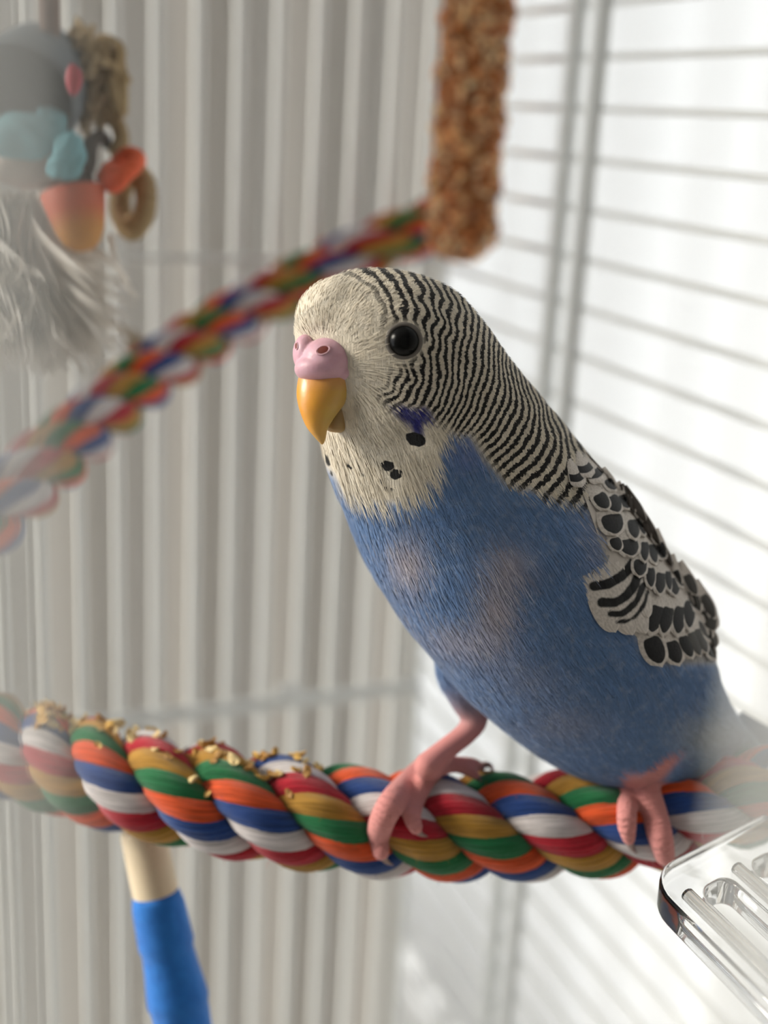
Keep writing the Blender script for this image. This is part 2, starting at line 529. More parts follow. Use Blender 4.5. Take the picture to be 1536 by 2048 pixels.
# ------------------------------------------------------------------ budgie
# cross-sections: outline pixel pairs (front side, back side), depth in cm, depth/width ratio
BODY = [
 (728, 538, 746, 538, 20.0, .72), (692, 545, 798, 543, 20.0, .74), (650, 563, 860, 559, 20.0, .76), (615, 590, 918, 590, 20.0, .79),
 (594, 628, 963, 641, 20.0, .80), (590, 680, 1000, 690, 20.0, .79), (604, 745, 1038, 740, 20.1, .77), (628, 815, 1078, 788, 20.25, .75),
 (642, 890, 1118, 837, 20.45, .75), (656, 945, 1157, 886, 20.7, .77), (680, 998, 1196, 934, 20.95, .80), (702, 1055, 1236, 982, 21.2, .83),
 (729, 1115, 1280, 1045, 21.45, .85), (764, 1170, 1325, 1110, 21.7, .86), (800, 1225, 1367, 1172, 21.95, .86), (850, 1285, 1402, 1228, 22.2, .86),
 (905, 1352, 1422, 1285, 22.5, .86), (975, 1416, 1434, 1340, 22.8, .86), (1050, 1470, 1448, 1378, 23.1, .86), (1140, 1503, 1462, 1408, 23.45, .85),
 (1250, 1503, 1478, 1434, 23.8, .80), (1350, 1503, 1492, 1454, 24.1, .76), (1430, 1506, 1512, 1474, 24.4, .7), (1490, 1520, 1535, 1500, 24.7, .6)]
bV, bF, SP = loft_geo(BODY, 120, 64)
def pt(*q): return np.array(P(*q))
def skin_tube(pts, n, seg=14):
    """pts rows: u, v, depth, half-width in px"""
    q = catmull(np.array(pts, float), n)
    path = np.array([pt(a, b, c) for a, b, c, _ in q])
    rad = q[:, 3] / FPX * q[:, 2] / 100
    V, F = tube_geo(path, rad, seg)
    caps = [ellipsoid_geo(path[i], np.eye(3) * rad[i], 12, 8) for i in (0, -1)]
    return merge([(V, F)] + caps), path, rad

def on_rope(u, v, hw, over=.75):
    """a toe joint lying on the rope: hit the rope, then back off by the toe radius"""
    h = ROPE_BVH.ray_cast(CAM, ray(u, v))
    if h[0] is None: return None
    r = hw / FPX * .22
    p = h[0] + h[1] * r * over if h[1].dot(ray(u, v)) < 0 else h[0] - h[1] * r * over
    _, _, d = project(np.array([p])); return d[0]
def toe(pts, dflt):
    out = []
    for (u, v, hw) in pts:
        d = on_rope(u, v, hw)
        out.append([u, v, d if d else None, hw])
    for i, q in enumerate(out):
        if q[2] is None: q[2] = dflt
    return out

legs = []
# right leg (the one reaching out under the breast)
legs.append([(925, 1290, 22.3, 60), (915, 1345, 22.5, 44), (930, 1400, 22.65, 31), (950, 1437, 22.7, 27), (930, 1468, 22.65, 23), (890, 1500, 22.5, 23), (855, 1532, 22.35, 28)])
toes = []
toes.append(toe([(848, 1540, 27), (812, 1572, 27), (784, 1605, 28), (765, 1640, 27), (757, 1675, 24), (762, 1704, 18)], 22.3))
toes.append(toe([(862, 1545, 24), (842, 1575, 22), (829, 1606, 20), (824, 1634, 19), (832, 1656, 15)], 22.3))
toes.append([[868, 1530, 22.5, 23], [905, 1525, 22.75, 14], [945, 1528, 23.0, 13], [962, 1535, 23.2, 10]])
toes.append([[865, 1538, 22.5, 22], [905, 1532, 22.7, 14], [935, 1540, 22.85, 13], [952, 1552, 22.9, 10]])
# left leg, mostly inside the belly feathers
legs.append([(1290, 1420, 22.9, 48), (1268, 1480, 22.6, 30), (1272, 1520, 22.35, 30), (1278, 1545, 22.25, 31)])
toes.append(toe([(1270, 1550, 26), (1258, 1585, 22), (1254, 1620, 21), (1254, 1652, 20), (1258, 1678, 14)], 22.2))
toes.append(toe([(1284, 1548, 28), (1297, 1590, 27), (1310, 1632, 27), (1321, 1675, 26), (1330, 1712, 21)], 22.2))
toes.append([[1285, 1545, 22.2, 26], [1312, 1516, 21.9, 23], [1335, 1490, 21.95, 20], [1348, 1492, 22.3, 15]])
toes.append([[1272, 1545, 22.2, 24], [1252, 1520, 21.9, 17], [1241, 1500, 21.9, 14], [1239, 1488, 22.1, 11]])
geos = [(bV, bF)]
leg_paths = []
for L in legs:
    g, pth, rad = skin_tube(L, 26); geos.append(g); leg_paths.append((pth, rad, 0))
for L in toes:
    g, pth, rad = skin_tube(L, 30)
    geos.append(g); leg_paths.append((pth, rad, 1))
# cheek and breast fullness
def blob(u, v, d, a, b, c):
    k = d / FPX / 100
    X = np.array(ROT @ Vector((1, 0, 0))); Y = np.array(ROT @ Vector((0, 1, 0))); Z = np.array(ROT @ Vector((0, 0, 1)))
    return ellipsoid_geo(pt(u, v, d), [X * a * k, Y * b * k, Z * c * k], 24, 14)
geos.append(blob(690, 640, 19.75, 100, 88, 100))      # rounded brow above the cere
geos.append(blob(790, 815, 19.7, 120, 110, 95))       # cheek
gV, gF = merge(geos)
body_me = remesh(gV, gF, .00042, 8, .5)
bc = vcos(body_me)
print('body verts', len(bc))
bn = vnormals(body_me)
BODY_BVH = BVHTree.FromPolygons([tuple(v) for v in bc], [tuple(p.vertices) for p in body_me.polygons])

# ---- plumage pattern, evaluated for any point on the skin of the bird
def poly_sdf(u, v, poly):
    poly = np.array(poly, float); n = len(poly)
    d = np.full(u.shape, 1e9); ins = np.zeros(u.shape, bool)
    for i in range(n):
        a = poly[i]; b = poly[(i + 1) % n]; e = b - a
        wx, wy = u - a[0], v - a[1]
        t = np.clip((wx * e[0] + wy * e[1]) / (e @ e), 0, 1)
        d = np.minimum(d, np.hypot(wx - t * e[0], wy - t * e[1]))
        c = ((a[1] <= v) & (b[1] > v)) | ((b[1] <= v) & (a[1] > v))
        with np.errstate(divide='ignore', invalid='ignore'):
            xi = a[0] + (v - a[1]) / (e[1] if e[1] else 1e-9) * e[0]
        ins ^= c & (u < xi)
    return np.where(ins, -d, d)

# stripe phase control: crown and cheek arcs, then bars across nape and mantle
ctrl = []
def head_phase(u, v):
    r = math.hypot(u - 672, v - 642); c1 = 1 + (min(r, 190) - 113) / 21 + max(0, r - 190) / 15
    r = math.hypot(u - 735, v - 735); c2 = .8 + (min(r, 150) - 60) / 15.6 + max(0, r - 150) / 12.5
    w = float(smooth(655, 765, v)); return c1 * (1 - w) + c2 * w
for gu in range(690, 950, 20):
    for gv in range(520, 880, 20):
        if gu + max(0, gv - 760) * .5 < 945 and gv > 500 + max(0, gu - 850) * .7: ctrl.append((gu, gv, head_phase(gu, gv)))
for idx, pl in ((13.9, [(985, 690), (985, 735), (972, 790), (952, 838), (925, 872)]),
                (18, [(1018, 725), (1028, 780), (1018, 835), (988, 880), (955, 912)]), (21.6, [(1056, 772), (1072, 820), (1068, 868), (1040, 910), (1000, 948)]),
                (24.8, [(1100, 830), (1116, 872), (1110, 918), (1085, 952), (1055, 980)]), (27.4, [(1146, 885), (1158, 918), (1152, 958), (1130, 990)]),
                (29.6, [(1190, 935), (1198, 965), (1186, 1000)]), (32.5, [(1240, 1000), (1245, 1030), (1230, 1060)])):
    for (u, v) in pl: ctrl.append((u, v, idx))
ctrl = np.array(ctrl)
cu, cv = (ctrl[:, 0] - 900) / 200, (ctrl[:, 1] - 780) / 200
def kern(d): return np.sqrt(d * d + .02)
D = np.hypot(cu[:, None] - cu[None], cv[:, None] - cv[None])
A = np.block([[kern(D) + np.eye(len(cu)) * -.0, np.stack([np.ones_like(cu), cu, cv], 1)], [np.stack([np.ones_like(cu), cu, cv]), np.zeros((3, 3))]])
A[:len(cu), :len(cu)] += np.eye(len(cu)) * 0.002
W = np.linalg.lstsq(A, np.r_[ctrl[:, 2], 0, 0, 0], rcond=None)[0]
def phase_of(u, v):
    x, y = (u - 900) / 200, (v - 780) / 200
    out = np.zeros(u.shape)
    for i in range(0, len(u), 20000):
        s = slice(i, i + 20000)
        K = kern(np.hypot(x[s, None] - cu[None], y[s, None] - cv[None]))
        out[s] = K @ W[:-3] + W[-3] + W[-2] * x[s] + W[-1] * y[s]
    return out

BLUE = [(640, 925), (662, 948), (690, 985), (735, 1003), (785, 1008), (835, 992), (866, 955), (884, 900), (900, 868), (940, 872), (966, 915), (1008, 962),
        (1075, 985), (1140, 1000), (1190, 1000), (1235, 1030), (1600, 1400), (1600, 1800), (500, 1800), (500, 925)]
STRIPES = [(640, 500), (668, 548), (705, 580), (735, 625), (760, 660), (840, 690), (800, 728), (758, 738), (750, 790), (772, 822), (830, 842), (890, 850), (905, 868), (945, 870), (970, 915),
           (1010, 962), (1080, 988), (1150, 1005), (1230, 1050), (1400, 1000), (1000, 450)]
WINGZ = [(1165, 1000), (1190, 1060), (1205, 1130), (1170, 1150), (1215, 1235), (1270, 1270), (1310, 1330), (1440, 1330), (1600, 1250), (1200, 930)]
SPOTS = [[(811, 868), (828, 864), (843, 868), (853, 878), (850, 890), (838, 895), (822, 890), (812, 880)],
         [(759, 926), (772, 921), (786, 925), (790, 936), (780, 944), (766, 941)],
         [(780, 942), (793, 938), (807, 941), (803, 954), (790, 961), (778, 955)],
         [(722, 946), (730, 948), (729, 954), (723, 952)], [(650, 908), (656, 914), (662, 930), (657, 934), (652, 924)],
         [(768, 972), (773, 974), (772, 983), (768, 981)], [(692, 925), (698, 930), (706, 938), (702, 940), (694, 933)], [(757, 957), (763, 960), (760, 964)], [(781, 976), (786, 978), (784, 984)], [(660, 940), (667, 948), (664, 953), (659, 946)]]
VIOLET = [(775, 812), (800, 808), (825, 815), (850, 812), (866, 826), (862, 842), (845, 850), (846, 868), (828, 872), (820, 852), (805, 842), (790, 828)]
PATCH = [(812, 1118, 38, 55, .85), (1010, 1130, 48, 48, .75), (985, 1215, 42, 62, .85), (900, 1270, 60, 35, .5), (1120, 1440, 90, 40, .3), (1050, 1350, 70, 40, .25), (960, 1290, 60, 40, .35), (1190, 1080, 40, 60, .25)]

spN = len(SP['c']); spS = np.r_[0, np.cumsum(np.linalg.norm(np.diff(SP['c'], axis=0), axis=1))]
def spine_of(p):
    best = np.zeros(len(p), int)
    for i in range(0, len(p), 20000):
        d = ((p[i:i + 20000, None] - SP['c'][None]) ** 2).sum(2); best[i:i + 20000] = d.argmin(1)
    return best
leg_all = np.concatenate([a for a, _, _ in leg_paths]); leg_rad = np.concatenate([r for _, r, _ in leg_paths])
leg_s = np.concatenate([np.r_[0, np.cumsum(np.linalg.norm(np.diff(a, axis=0), axis=1))] for a, _, _ in leg_paths])
leg_toe = np.concatenate([np.full(len(a), k) for a, _, k in leg_paths])
def lin(*c): return np.array(srgb(*c)[:3])
def pattern(p):
    p = np.asarray(p, float); n = len(p)
    i = spine_of(p)
    rel = p - SP['c'][i]
    b = (rel * SP['e2'][i]).sum(1); a = (rel * SP['e1'][i]).sum(1)
    q = p - np.where(b < 0, 2 * b, 0)[:, None] * SP['e2'][i]
    u, v, d = project(q)
    uu, vv, _ = project(p)
    ph = phase_of(u, v)
    sm = 1 - smooth(-16, 10, poly_sdf(u, v, STRIPES))
    blue = 1 - smooth(-12, 12, poly_sdf(u, v, BLUE))
    eye = smooth(30, 48, np.hypot(u - 808, v - 682))
    wing = 1 - smooth(-10, 8, poly_sdf(u, v, WINGZ))
    # plumage ground colours
    white = np.tile(lin(232, 221, 201), (n, 1))
    bl = np.tile(lin(106, 140, 189), (n, 1))
    vio = np.clip(1 - np.hypot((u - 930) / 60, (v - 900) / 45), 0, 1)[:, None]
    bl = bl * (1 - vio * .6) + lin(120, 130, 190) * vio * .6
    for (x, y, rx, ry, s) in PATCH:
        w = np.exp(-((u - x) / rx) ** 2 - ((v - y) / ry) ** 2)[:, None] * s
        bl = bl * (1 - w) + lin(192, 180, 186) * w
    rump = (smooth(1370, 1430, u + (v - 1440) * .25) * smooth(1310, 1350, v))[:, None]
    bl = bl * (1 - rump * .7) + lin(150, 172, 196) * rump * .7
    vent = np.exp(-((u - 1420) / 70) ** 2 - ((v - 1470) / 45) ** 2)[:, None]
    bl = bl * (1 - vent * .75) + lin(205, 208, 208) * vent * .75
    col = white * (1 - blue[:, None]) + bl * blue[:, None]
    col = col * (1 - wing[:, None] * .9) + lin(170, 165, 158) * wing[:, None] * .9
    sd = poly_sdf(u, v, VIOLET); vi = (1 - smooth(-8, 7, sd))[:, None]
    col = col * (1 - vi) + lin(44, 44, 120) * vi
    # skin of legs and toes
    dl = np.full(n, 1e9); ii = np.zeros(n, int)
    for s0 in range(0, n, 20000):
        s = slice(s0, s0 + 20000)
        D = np.sqrt(((p[s, None] - leg_all[None]) ** 2).sum(2)) - leg_rad[None]
        ii[s] = D.argmin(1); dl[s] = D.min(1)
    skin = 1 - smooth(.0003, .0022, dl)
    skin *= np.where(uu < 1100, smooth(1330, 1455, vv + (uu - 930) * .15), smooth(1466, 1492, vv))
    fade = skin[:, None]
    sk = np.tile(lin(214, 142, 138), (n, 1))
    thin = (smooth(1480, 1400, vv))[:, None] * (uu < 1100)[:, None]
    sk = sk * (1 - thin) + lin(150, 132, 134) * thin
    col = col * (1 - fade) + sk * fade
    spot = np.full(n, 1e3)
    for sp in SPOTS: spot = np.minimum(spot, poly_sdf(u, v, sp))
    edge = smooth(-1.4, 1.3, ph)
    return dict(col=col, phase=ph, stripe=sm * eye * edge * (1 - vi[:, 0]) * (1 - skin) , spot=np.clip(spot, -60, 60), skin=skin, ring=leg_s[ii] * 1000 * leg_toe[ii],
                flow=np.stack([(spS[i] + (rel * SP['t'][i]).sum(1)) * 100, np.arctan2(b, a) * SP['r'][i] * 100, np.zeros(n)], 1), blue=blue, wing=wing)

def store(me, at):
    for k, v in at.items():
        if k == 'col':
            a = me.attributes.new('feather_col', 'FLOAT_COLOR', 'POINT')
            a.data.foreach_set('color', np.c_[np.clip(v, 0, 1), np.ones(len(v))].astype(np.float32).ravel())
        elif k == 'flow':
            a = me.attributes.new('flow', 'FLOAT_VECTOR', 'POINT'); a.data.foreach_set('vector', v.astype(np.float32).ravel())
        else:
            a = me.attributes.new(k, 'FLOAT', 'POINT'); a.data.foreach_set('value', v.astype(np.float32))

def mat_plumage(name, bumpy=True):
    k = NT(name)
    pos = k.n('ShaderNodeNewGeometry').outputs['Position']
    flow = k.attr('flow', 'Vector')
    base = k.attr('feather_col', 'Color')
    barb = k.noise(k.mapping(flow, (3.0, 26.0, 1)), 1.0, 4, .6)
    fine = k.noise(pos, 700, 3, .6)
    jag = k.noise(pos, 2300, 2, .6)
    mid = k.noise(pos, 160, 3, .6)
    # bars
    ph = k.math('ADD', k.attr('phase'), k.math('MULTIPLY', k.math('SUBTRACT', mid, .5), .55))
    ph = k.math('ADD', ph, k.math('MULTIPLY', k.math('ADD', k.math('SUBTRACT', jag, .5), k.math('MULTIPLY', k.math('SUBTRACT', fine, .5), .6)), .75))
    sn = k.math('SINE', k.math('MULTIPLY', ph, 2 * math.pi))
    bar = k.math('MULTIPLY', k.step(sn, -.25, .35), k.attr('stripe'))
    c = k.mix(k.math('MULTIPLY', k.step(barb, .3, .75), .30), base, (0.02, 0.025, 0.035, 1))
    c = k.mix(k.math('MULTIPLY', k.step(fine, .45, .8), .15), c, (0.85, 0.84, 0.82, 1))
    bl = k.math('MULTIPLY', k.step(mid, .52, .75), k.math('MULTIPLY', k.attr('blue'), .10))
    c = k.mix(bl, c, srgb(170, 175, 190))
    c = k.mix(bar, c, (0.010, 0.009, 0.009, 1))
    sp = k.math('ADD', k.attr('spot'), k.math('MULTIPLY', k.math('SUBTRACT', fine, .5), 6.0))
    c = k.mix(k.step(sp, 1.2, -1.2), c, (0.006, 0.006, 0.007, 1))
    # scaly rings on the toes
    ring = k.math('SINE', k.math('MULTIPLY', k.attr('ring'), 2 * math.pi / .85))
    c = k.mix(k.attr('skin'), c, k.attr('feather_col', 'Color'))
    k.l(c, k.b.inputs['Base Color'])
    k.b.inputs['Roughness'].default_value = .75
    k.b.inputs['Specular IOR Level'].default_value = .25
    k.b.inputs['Sheen Weight'].default_value = .15
    k.b.inputs['Sheen Roughness'].default_value = .5
    if bumpy:
        h = k.math('ADD', k.math('MULTIPLY', barb, 1.0), k.math('MULTIPLY', bar, -.3))
        h = k.math('MULTIPLY', h, k.math('SUBTRACT', 1.0, k.attr('skin')))
        h = k.math('ADD', h, k.math('MULTIPLY', k.math('MULTIPLY', ring, .3), k.attr('skin')))
        k.bump(h, .6, .0006)
    return k.m
M_plum = mat_plumage('budgie_plumage')
bird = empty('budgie', P(1050, 1560, 22.9), 'blue and white budgie with barred head perched on the rope', 'bird')
body = bpy.data.objects.new('body', body_me); COL.objects.link(body); put(body, bird)
body_me.materials.append(M_plum)
store(body_me, pattern(bc))

# ---- face parts
def surf(u, v, back=None):
    h = BODY_BVH.ray_cast(CAM, ray(u, v))
    if h[0] is None: return None, None
    n = h[1] if h[1].dot(ray(u, v)) < 0 else -h[1]
    return h[0], n
def depth_at(u, v):
    p, _ = surf(u, v); return project(np.array([p]))[2][0]
CX = np.array(ROT @ Vector((1, 0, 0))); CY = np.array(ROT @ Vector((0, 1, 0))); CZ = np.array(ROT @ Vector((0, 0, 1)))
def px(n, d): return n / FPX * d / 100
def color_attr(o, cols):
    a = o.data.attributes.new('feather_col', 'FLOAT_COLOR', 'POINT')
    a.data.foreach_set('color', np.c_[np.clip(cols, 0, 1), np.ones(len(cols))].astype(np.float32).ravel())
def mat_attr(name, rough, spec=.5, sss=0, coat=0, bump=0, bscale=600):
    k = NT(name)
    g = k.n('ShaderNodeNewGeometry').outputs['Position']
    c = k.mix(k.math('MULTIPLY', k.step(k.noise(g, bscale * .5, 4), .35, .75), .18), k.attr('feather_col', 'Color'), (.35, .25, .2, 1))
    k.l(c, k.b.inputs['Base Color']); k.b.inputs['Roughness'].default_value = rough; k.b.inputs['Specular IOR Level'].default_value = spec
    if sss:
        k.b.inputs['Subsurface Weight'].default_value = sss; k.b.inputs['Subsurface Radius'].default_value = (.0014, .0007, .0005); k.b.inputs['Subsurface Scale'].default_value = 1
    if coat: k.b.inputs['Coat Weight'].default_value = coat
    if bump: k.bump(k.noise(g, bscale, 3), bump, .0004)
    return k.m

M_eye = mat_plain('eye_black', (.003, .003, .003, 1), .25, .1, 100, spec=.12)
M_ring = mat_plain('eye_ring_skin', srgb(104, 98, 92), .7, .2, 900)
ed = depth_at(808, 682); er = px(33, ed)
ep, en = surf(808, 682)
# lids look outwards from the head, a little towards the lens
en = (Vector(en) * .6 - ray(808, 682) * .4).normalized()
ec = np.array(ep) - np.array(en) * er * .45
V, F = ellipsoid_geo(ec, np.eye(3) * er * 1.02, 40, 24)
mesh_obj('eye', V, F, M_eye, bird)
def torus_geo(c, n, R, r, seg=48, sub=10, sx=1.0):
    n = np.array(n) / np.linalg.norm(n)
    a = np.cross(n, [0, 0, 1.0]); a /= np.linalg.norm(a); b = np.cross(n, a)
    V, F = [], []
    for i in range(seg):
        t = 2 * np.pi * i / seg; d = np.cos(t) * a + np.sin(t) * b
        for j in range(sub):
            s = 2 * np.pi * j / sub
            V.append(np.array(c) + d * (R + r * np.cos(s)) + n * r * np.sin(s) * sx)
    for i in range(seg):
        for j in range(sub):
            F.append((i * sub + j, ((i + 1) % seg) * sub + j, ((i + 1) % seg) * sub + (j + 1) % sub, i * sub + (j + 1) % sub))
    return np.array(V), F
V, F = torus_geo(ec + np.array(en) * er * .36, en, er * 1.0, er * .16, sx=.7)
mesh_obj('eye_ring', V, F, M_ring, bird)

# cere
cd = depth_at(655, 725)
k = px(1, cd)
def ell(u, v, d, a, b, c): return ellipsoid_geo(pt(u, v, d), [CX * a * k, CY * b * k, CZ * c * k], 28, 16)
cg = merge([ell(657, 722, cd + .10, 55, 48, 58), ell(611, 708, cd + .28, 26, 40, 46), ell(642, 738, cd + .10, 54, 32, 56), ell(690, 745, cd + .12, 25, 24, 40)])
cme = remesh(cg[0], cg[1], .00018, 10)
cere = bpy.data.objects.new('cere', cme); COL.objects.link(cere); put(cere, bird)
cc = vcos(cme); uu, vv, _ = project(cc)
ccol = np.tile(lin(214, 169, 184), (len(cc), 1))
color_attr(cere, ccol)
cme.materials.append(mat_attr('cere_skin', .45, .4, .3, 0, .25, 900))
CERE_BVH = BVHTree.FromPolygons([tuple(v) for v in cc], [tuple(p.vertices) for p in cme.polygons])
M_nost = mat_plain('nostril_red', srgb(110, 40, 28), .6, .3, 900)
for (u, v, a, b) in ((646, 700, 12.5, 8.5), (593, 692, 4.5, 8)):
    h = CERE_BVH.ray_cast(CAM, ray(u, v))
    if h[0] is None: continue
    n = np.array(h[1]); n = n if n @ np.array(ray(u, v)) < 0 else -n
    ax = CX - n * (CX @ n); ax /= np.linalg.norm(ax); ay = np.cross(n, ax)
    ax2 = ax * math.cos(.3) - ay * math.sin(.3) * -1; ay2 = np.cross(n, ax2)
    V, F = ellipsoid_geo(np.array(h[0]), [ax2 * a * k, ay2 * b * k, n * 1.2 * k], 20, 10)
    mesh_obj('nostril', V, F, M_nost, cere)
    V, F = torus_geo(np.array(h[0]) - n * .4 * k, n, 1, .18); 
    V = (V - np.array(h[0])); V = np.array(h[0]) + np.outer(V @ ax2, ax2) * a * 1.1 * k + np.outer(V @ ay2, ay2) * b * 1.1 * k + np.outer(V @ n, n) * 7 * k
    o = mesh_obj('nostril_rim', V, F, cme.materials[0], cere); color_attr(o, np.tile(lin(218, 166, 180), (len(V), 1)))

# beak
d0 = cd + .12
bk = [(610, 722, 700, 735, d0 + .06, .6), (597, 755, 712, 757, d0 + .05, .7), (593, 785, 700, 787, d0 + .0, .8), (596, 810, 686, 812, d0 - .05, .85), (604, 835, 667, 838, d0 - .05, .9),
      (614, 856, 655, 860, d0 - .04, .95), (627, 872, 652, 876, d0 - .02, .95), (637, 883, 648, 887, d0, .95), (642, 889, 645, 890, d0, .95)]
V, F, _ = loft_geo(bk, 50, 40)
me = remesh(V, F, .00016, 6)
beak = bpy.data.objects.new('upper_beak', me); COL.objects.link(beak); put(beak, bird)
c = vcos(me); u, v, _ = project(c)
t = smooth(605, 700, u + (v - 800) * .35)[:, None]
bcol = lin(232, 158, 44) * (1 - t) + lin(206, 168, 84) * t
t = (smooth(790, 755, v))[:, None]; bcol = bcol * (1 - t * .7) + lin(226, 160, 96) * t * .7
t = np.exp(-((u - 665) / 22) ** 2 - ((v - 835) / 22) ** 2)[:, None]; bcol = bcol * (1 - t * .6) + lin(186, 160, 72) * t * .6
color_attr(beak, bcol)
M_beak = mat_attr('beak_horn', .38, .5, .15, .1, .15, 500); me.materials.append(M_beak)
lb = [(655, 800, 716, 785, d0 + .22, .8), (650, 825, 704, 822, d0 + .22, .8), (648, 845, 696, 846, d0 + .2, .8), (651, 858, 690, 860, d0 + .2, .8), (660, 864, 682, 866, d0 + .2, .8)]
V, F, _ = loft_geo(lb, 24, 30)
me = remesh(V, F, .0002, 4)
lbo = bpy.data.objects.new('lower_beak', me); COL.objects.link(lbo); put(lbo, bird)
color_attr(lbo, np.tile(lin(170, 138, 84), (len(me.vertices), 1))); me.materials.append(M_beak)

# claws
M_claw = mat_plain('claw_horn', srgb(150, 122, 116), .4, .2, 500)
for pl, dd in (([(761, 1700, 10), (766, 1714, 8), (774, 1724, 5), (786, 1730, 1.5)], 22.2), ([(831, 1654, 9), (837, 1664, 7), (845, 1670, 4), (855, 1673, 1.2)], 22.2),
               ([(960, 1534, 8), (972, 1529, 7), (982, 1533, 5), (987, 1545, 1.5)], 23.2), ([(950, 1551, 7), (957, 1554, 5), (962, 1562, 1.5)], 22.95),
               ([(1257, 1675, 10), (1260, 1687, 8), (1265, 1698, 5), (1273, 1707, 1.5)], 22.2), ([(1329, 1710, 14), (1333, 1728, 9), (1338, 1745, 2)], 22.2),
               ([(1346, 1491, 10), (1353, 1501, 7), (1357, 1516, 2)], 22.3)):
    q = []
    for (u, v, w) in pl:
        dx = on_rope(u, v, w, 1.0)
        q.append((u, v, dx if dx and abs(dx - dd) < .6 else dd, w))
    (V, F), _, _ = skin_tube(q, 14, 8)
    mesh_obj('claw', V, F, M_claw, bird)

# ---- wing feathers: outline pixels on the flank, laid on the body surface
def mat_feather(name, kind):
    kk = NT(name)
    uv = kk.n('ShaderNodeUVMap').outputs[0]
    sx = kk.n('ShaderNodeSeparateXYZ'); kk.l(uv, sx.inputs[0])
    U, Vv = sx.outputs[0], sx.outputs[1]
    g = kk.n('ShaderNodeNewGeometry').outputs['Position']
    nz = kk.math('MULTIPLY', kk.math('SUBTRACT', kk.noise(g, 600, 3), .5), .35)
    au = kk.math('ABSOLUTE', U)
    if kind == 'multi':
        f = kk.math('ADD', kk.math('ADD', 1.0, kk.math('MULTIPLY', kk.attr('bar_sd'), .05)), nz)
    elif kind == 'bar':
        vv2 = kk.math('ADD', Vv, kk.math('MULTIPLY', kk.math('MULTIPLY', U, U), .10))
        dv = kk.math('DIVIDE', kk.math('ABSOLUTE', kk.math('SUBTRACT', vv2, .66)), .125)
        du = kk.math('DIVIDE', au, .93)
        f = kk.math('ADD', kk.math('MAXIMUM', kk.math('POWER', dv, 2.0), kk.math('POWER', du, 6.0)), nz)
    else:
        c0, hv, hu = {'spot': (.68, .235, .72), 'grey': (.66, .28, .76), 'tip': (.65, .26, .68), 'dark': (.45, .6, .9)}[kind]
        dv = kk.math('DIVIDE', kk.math('ABSOLUTE', kk.math('SUBTRACT', kk.math('ADD', Vv, kk.math('MULTIPLY', kk.math('MULTIPLY', U, U), .12)), c0)), hv)
        du = kk.math('DIVIDE', au, hu)
        f = kk.math('ADD', kk.math('ADD', kk.math('POWER', dv, 3.0), kk.math('POWER', du, 3.0)), nz)
    m = kk.step(f, 1.12, .88)
    barb = kk.noise(kk.mapping(uv, (5, 16, 1)), 1.0, 3)
    pale = kk.mix(kk.step(barb, .3, .7), srgb(186, 178, 170), srgb(214, 206, 198))
    ink = {'grey': srgb(72, 70, 68), 'dark': srgb(54, 46, 40)}.get(kind, (.007, .007, .008, 1))
    # shaft
    kk.l(kk.mix(m, pale, ink), kk.b.inputs['Base Color'])
    kk.b.inputs['Roughness'].default_value = .6; kk.b.inputs['Specular IOR Level'].default_value = .25
    kk.bump(barb, .3, .0003)
    return kk.m
MF = {n: mat_feather('wing_feather_' + n, n) for n in ('spot', 'bar', 'grey', 'tip', 'dark', 'multi')}
wing = mesh_obj('wing', *box_geo(0, .001, 0, .001, 0, .001)[:2], None, bird)   # replaced below by the wing bed
def zoomp(x, y): return 1100 + x / 4.267, 900 + y / 4.267
last_d = [22.0]
def bed(u, v, off):
    p, n = surf(u, v)
    if p is None or n.dot(ray(u, v)) > -.12:
        # past the outline of the back: bend round it at the depth of the last hit
        for s in range(1, 60):
            p2, n2 = surf(u - s * 1.5, v + s * .8)
            if p2 is not None and n2.dot(ray(u, v)) < -.2:
                d = project(np.array([p2]))[2][0] + s * .012
                return np.array(P(u, v, d)) - np.array(ray(u, v)) * off
        return np.array(P(u, v, last_d[0]))
    last_d[0] = project(np.array([p]))[2][0]
    return np.array(p) + (np.array(n) * .6 - np.array(ray(u, v)) * .4) * off
BANDS = [(catmull([(372, 1160), (500, 1140), (620, 1065), (715, 960)], 24), 42), (catmull([(445, 1300), (565, 1295), (690, 1200), (772, 1020)], 24), 40),
         (catmull([(515, 1400), (625, 1388), (735, 1290), (800, 1150)], 24), 27), (catmull([(570, 1470), (700, 1440), (800, 1320), (835, 1210)], 24), 15)]
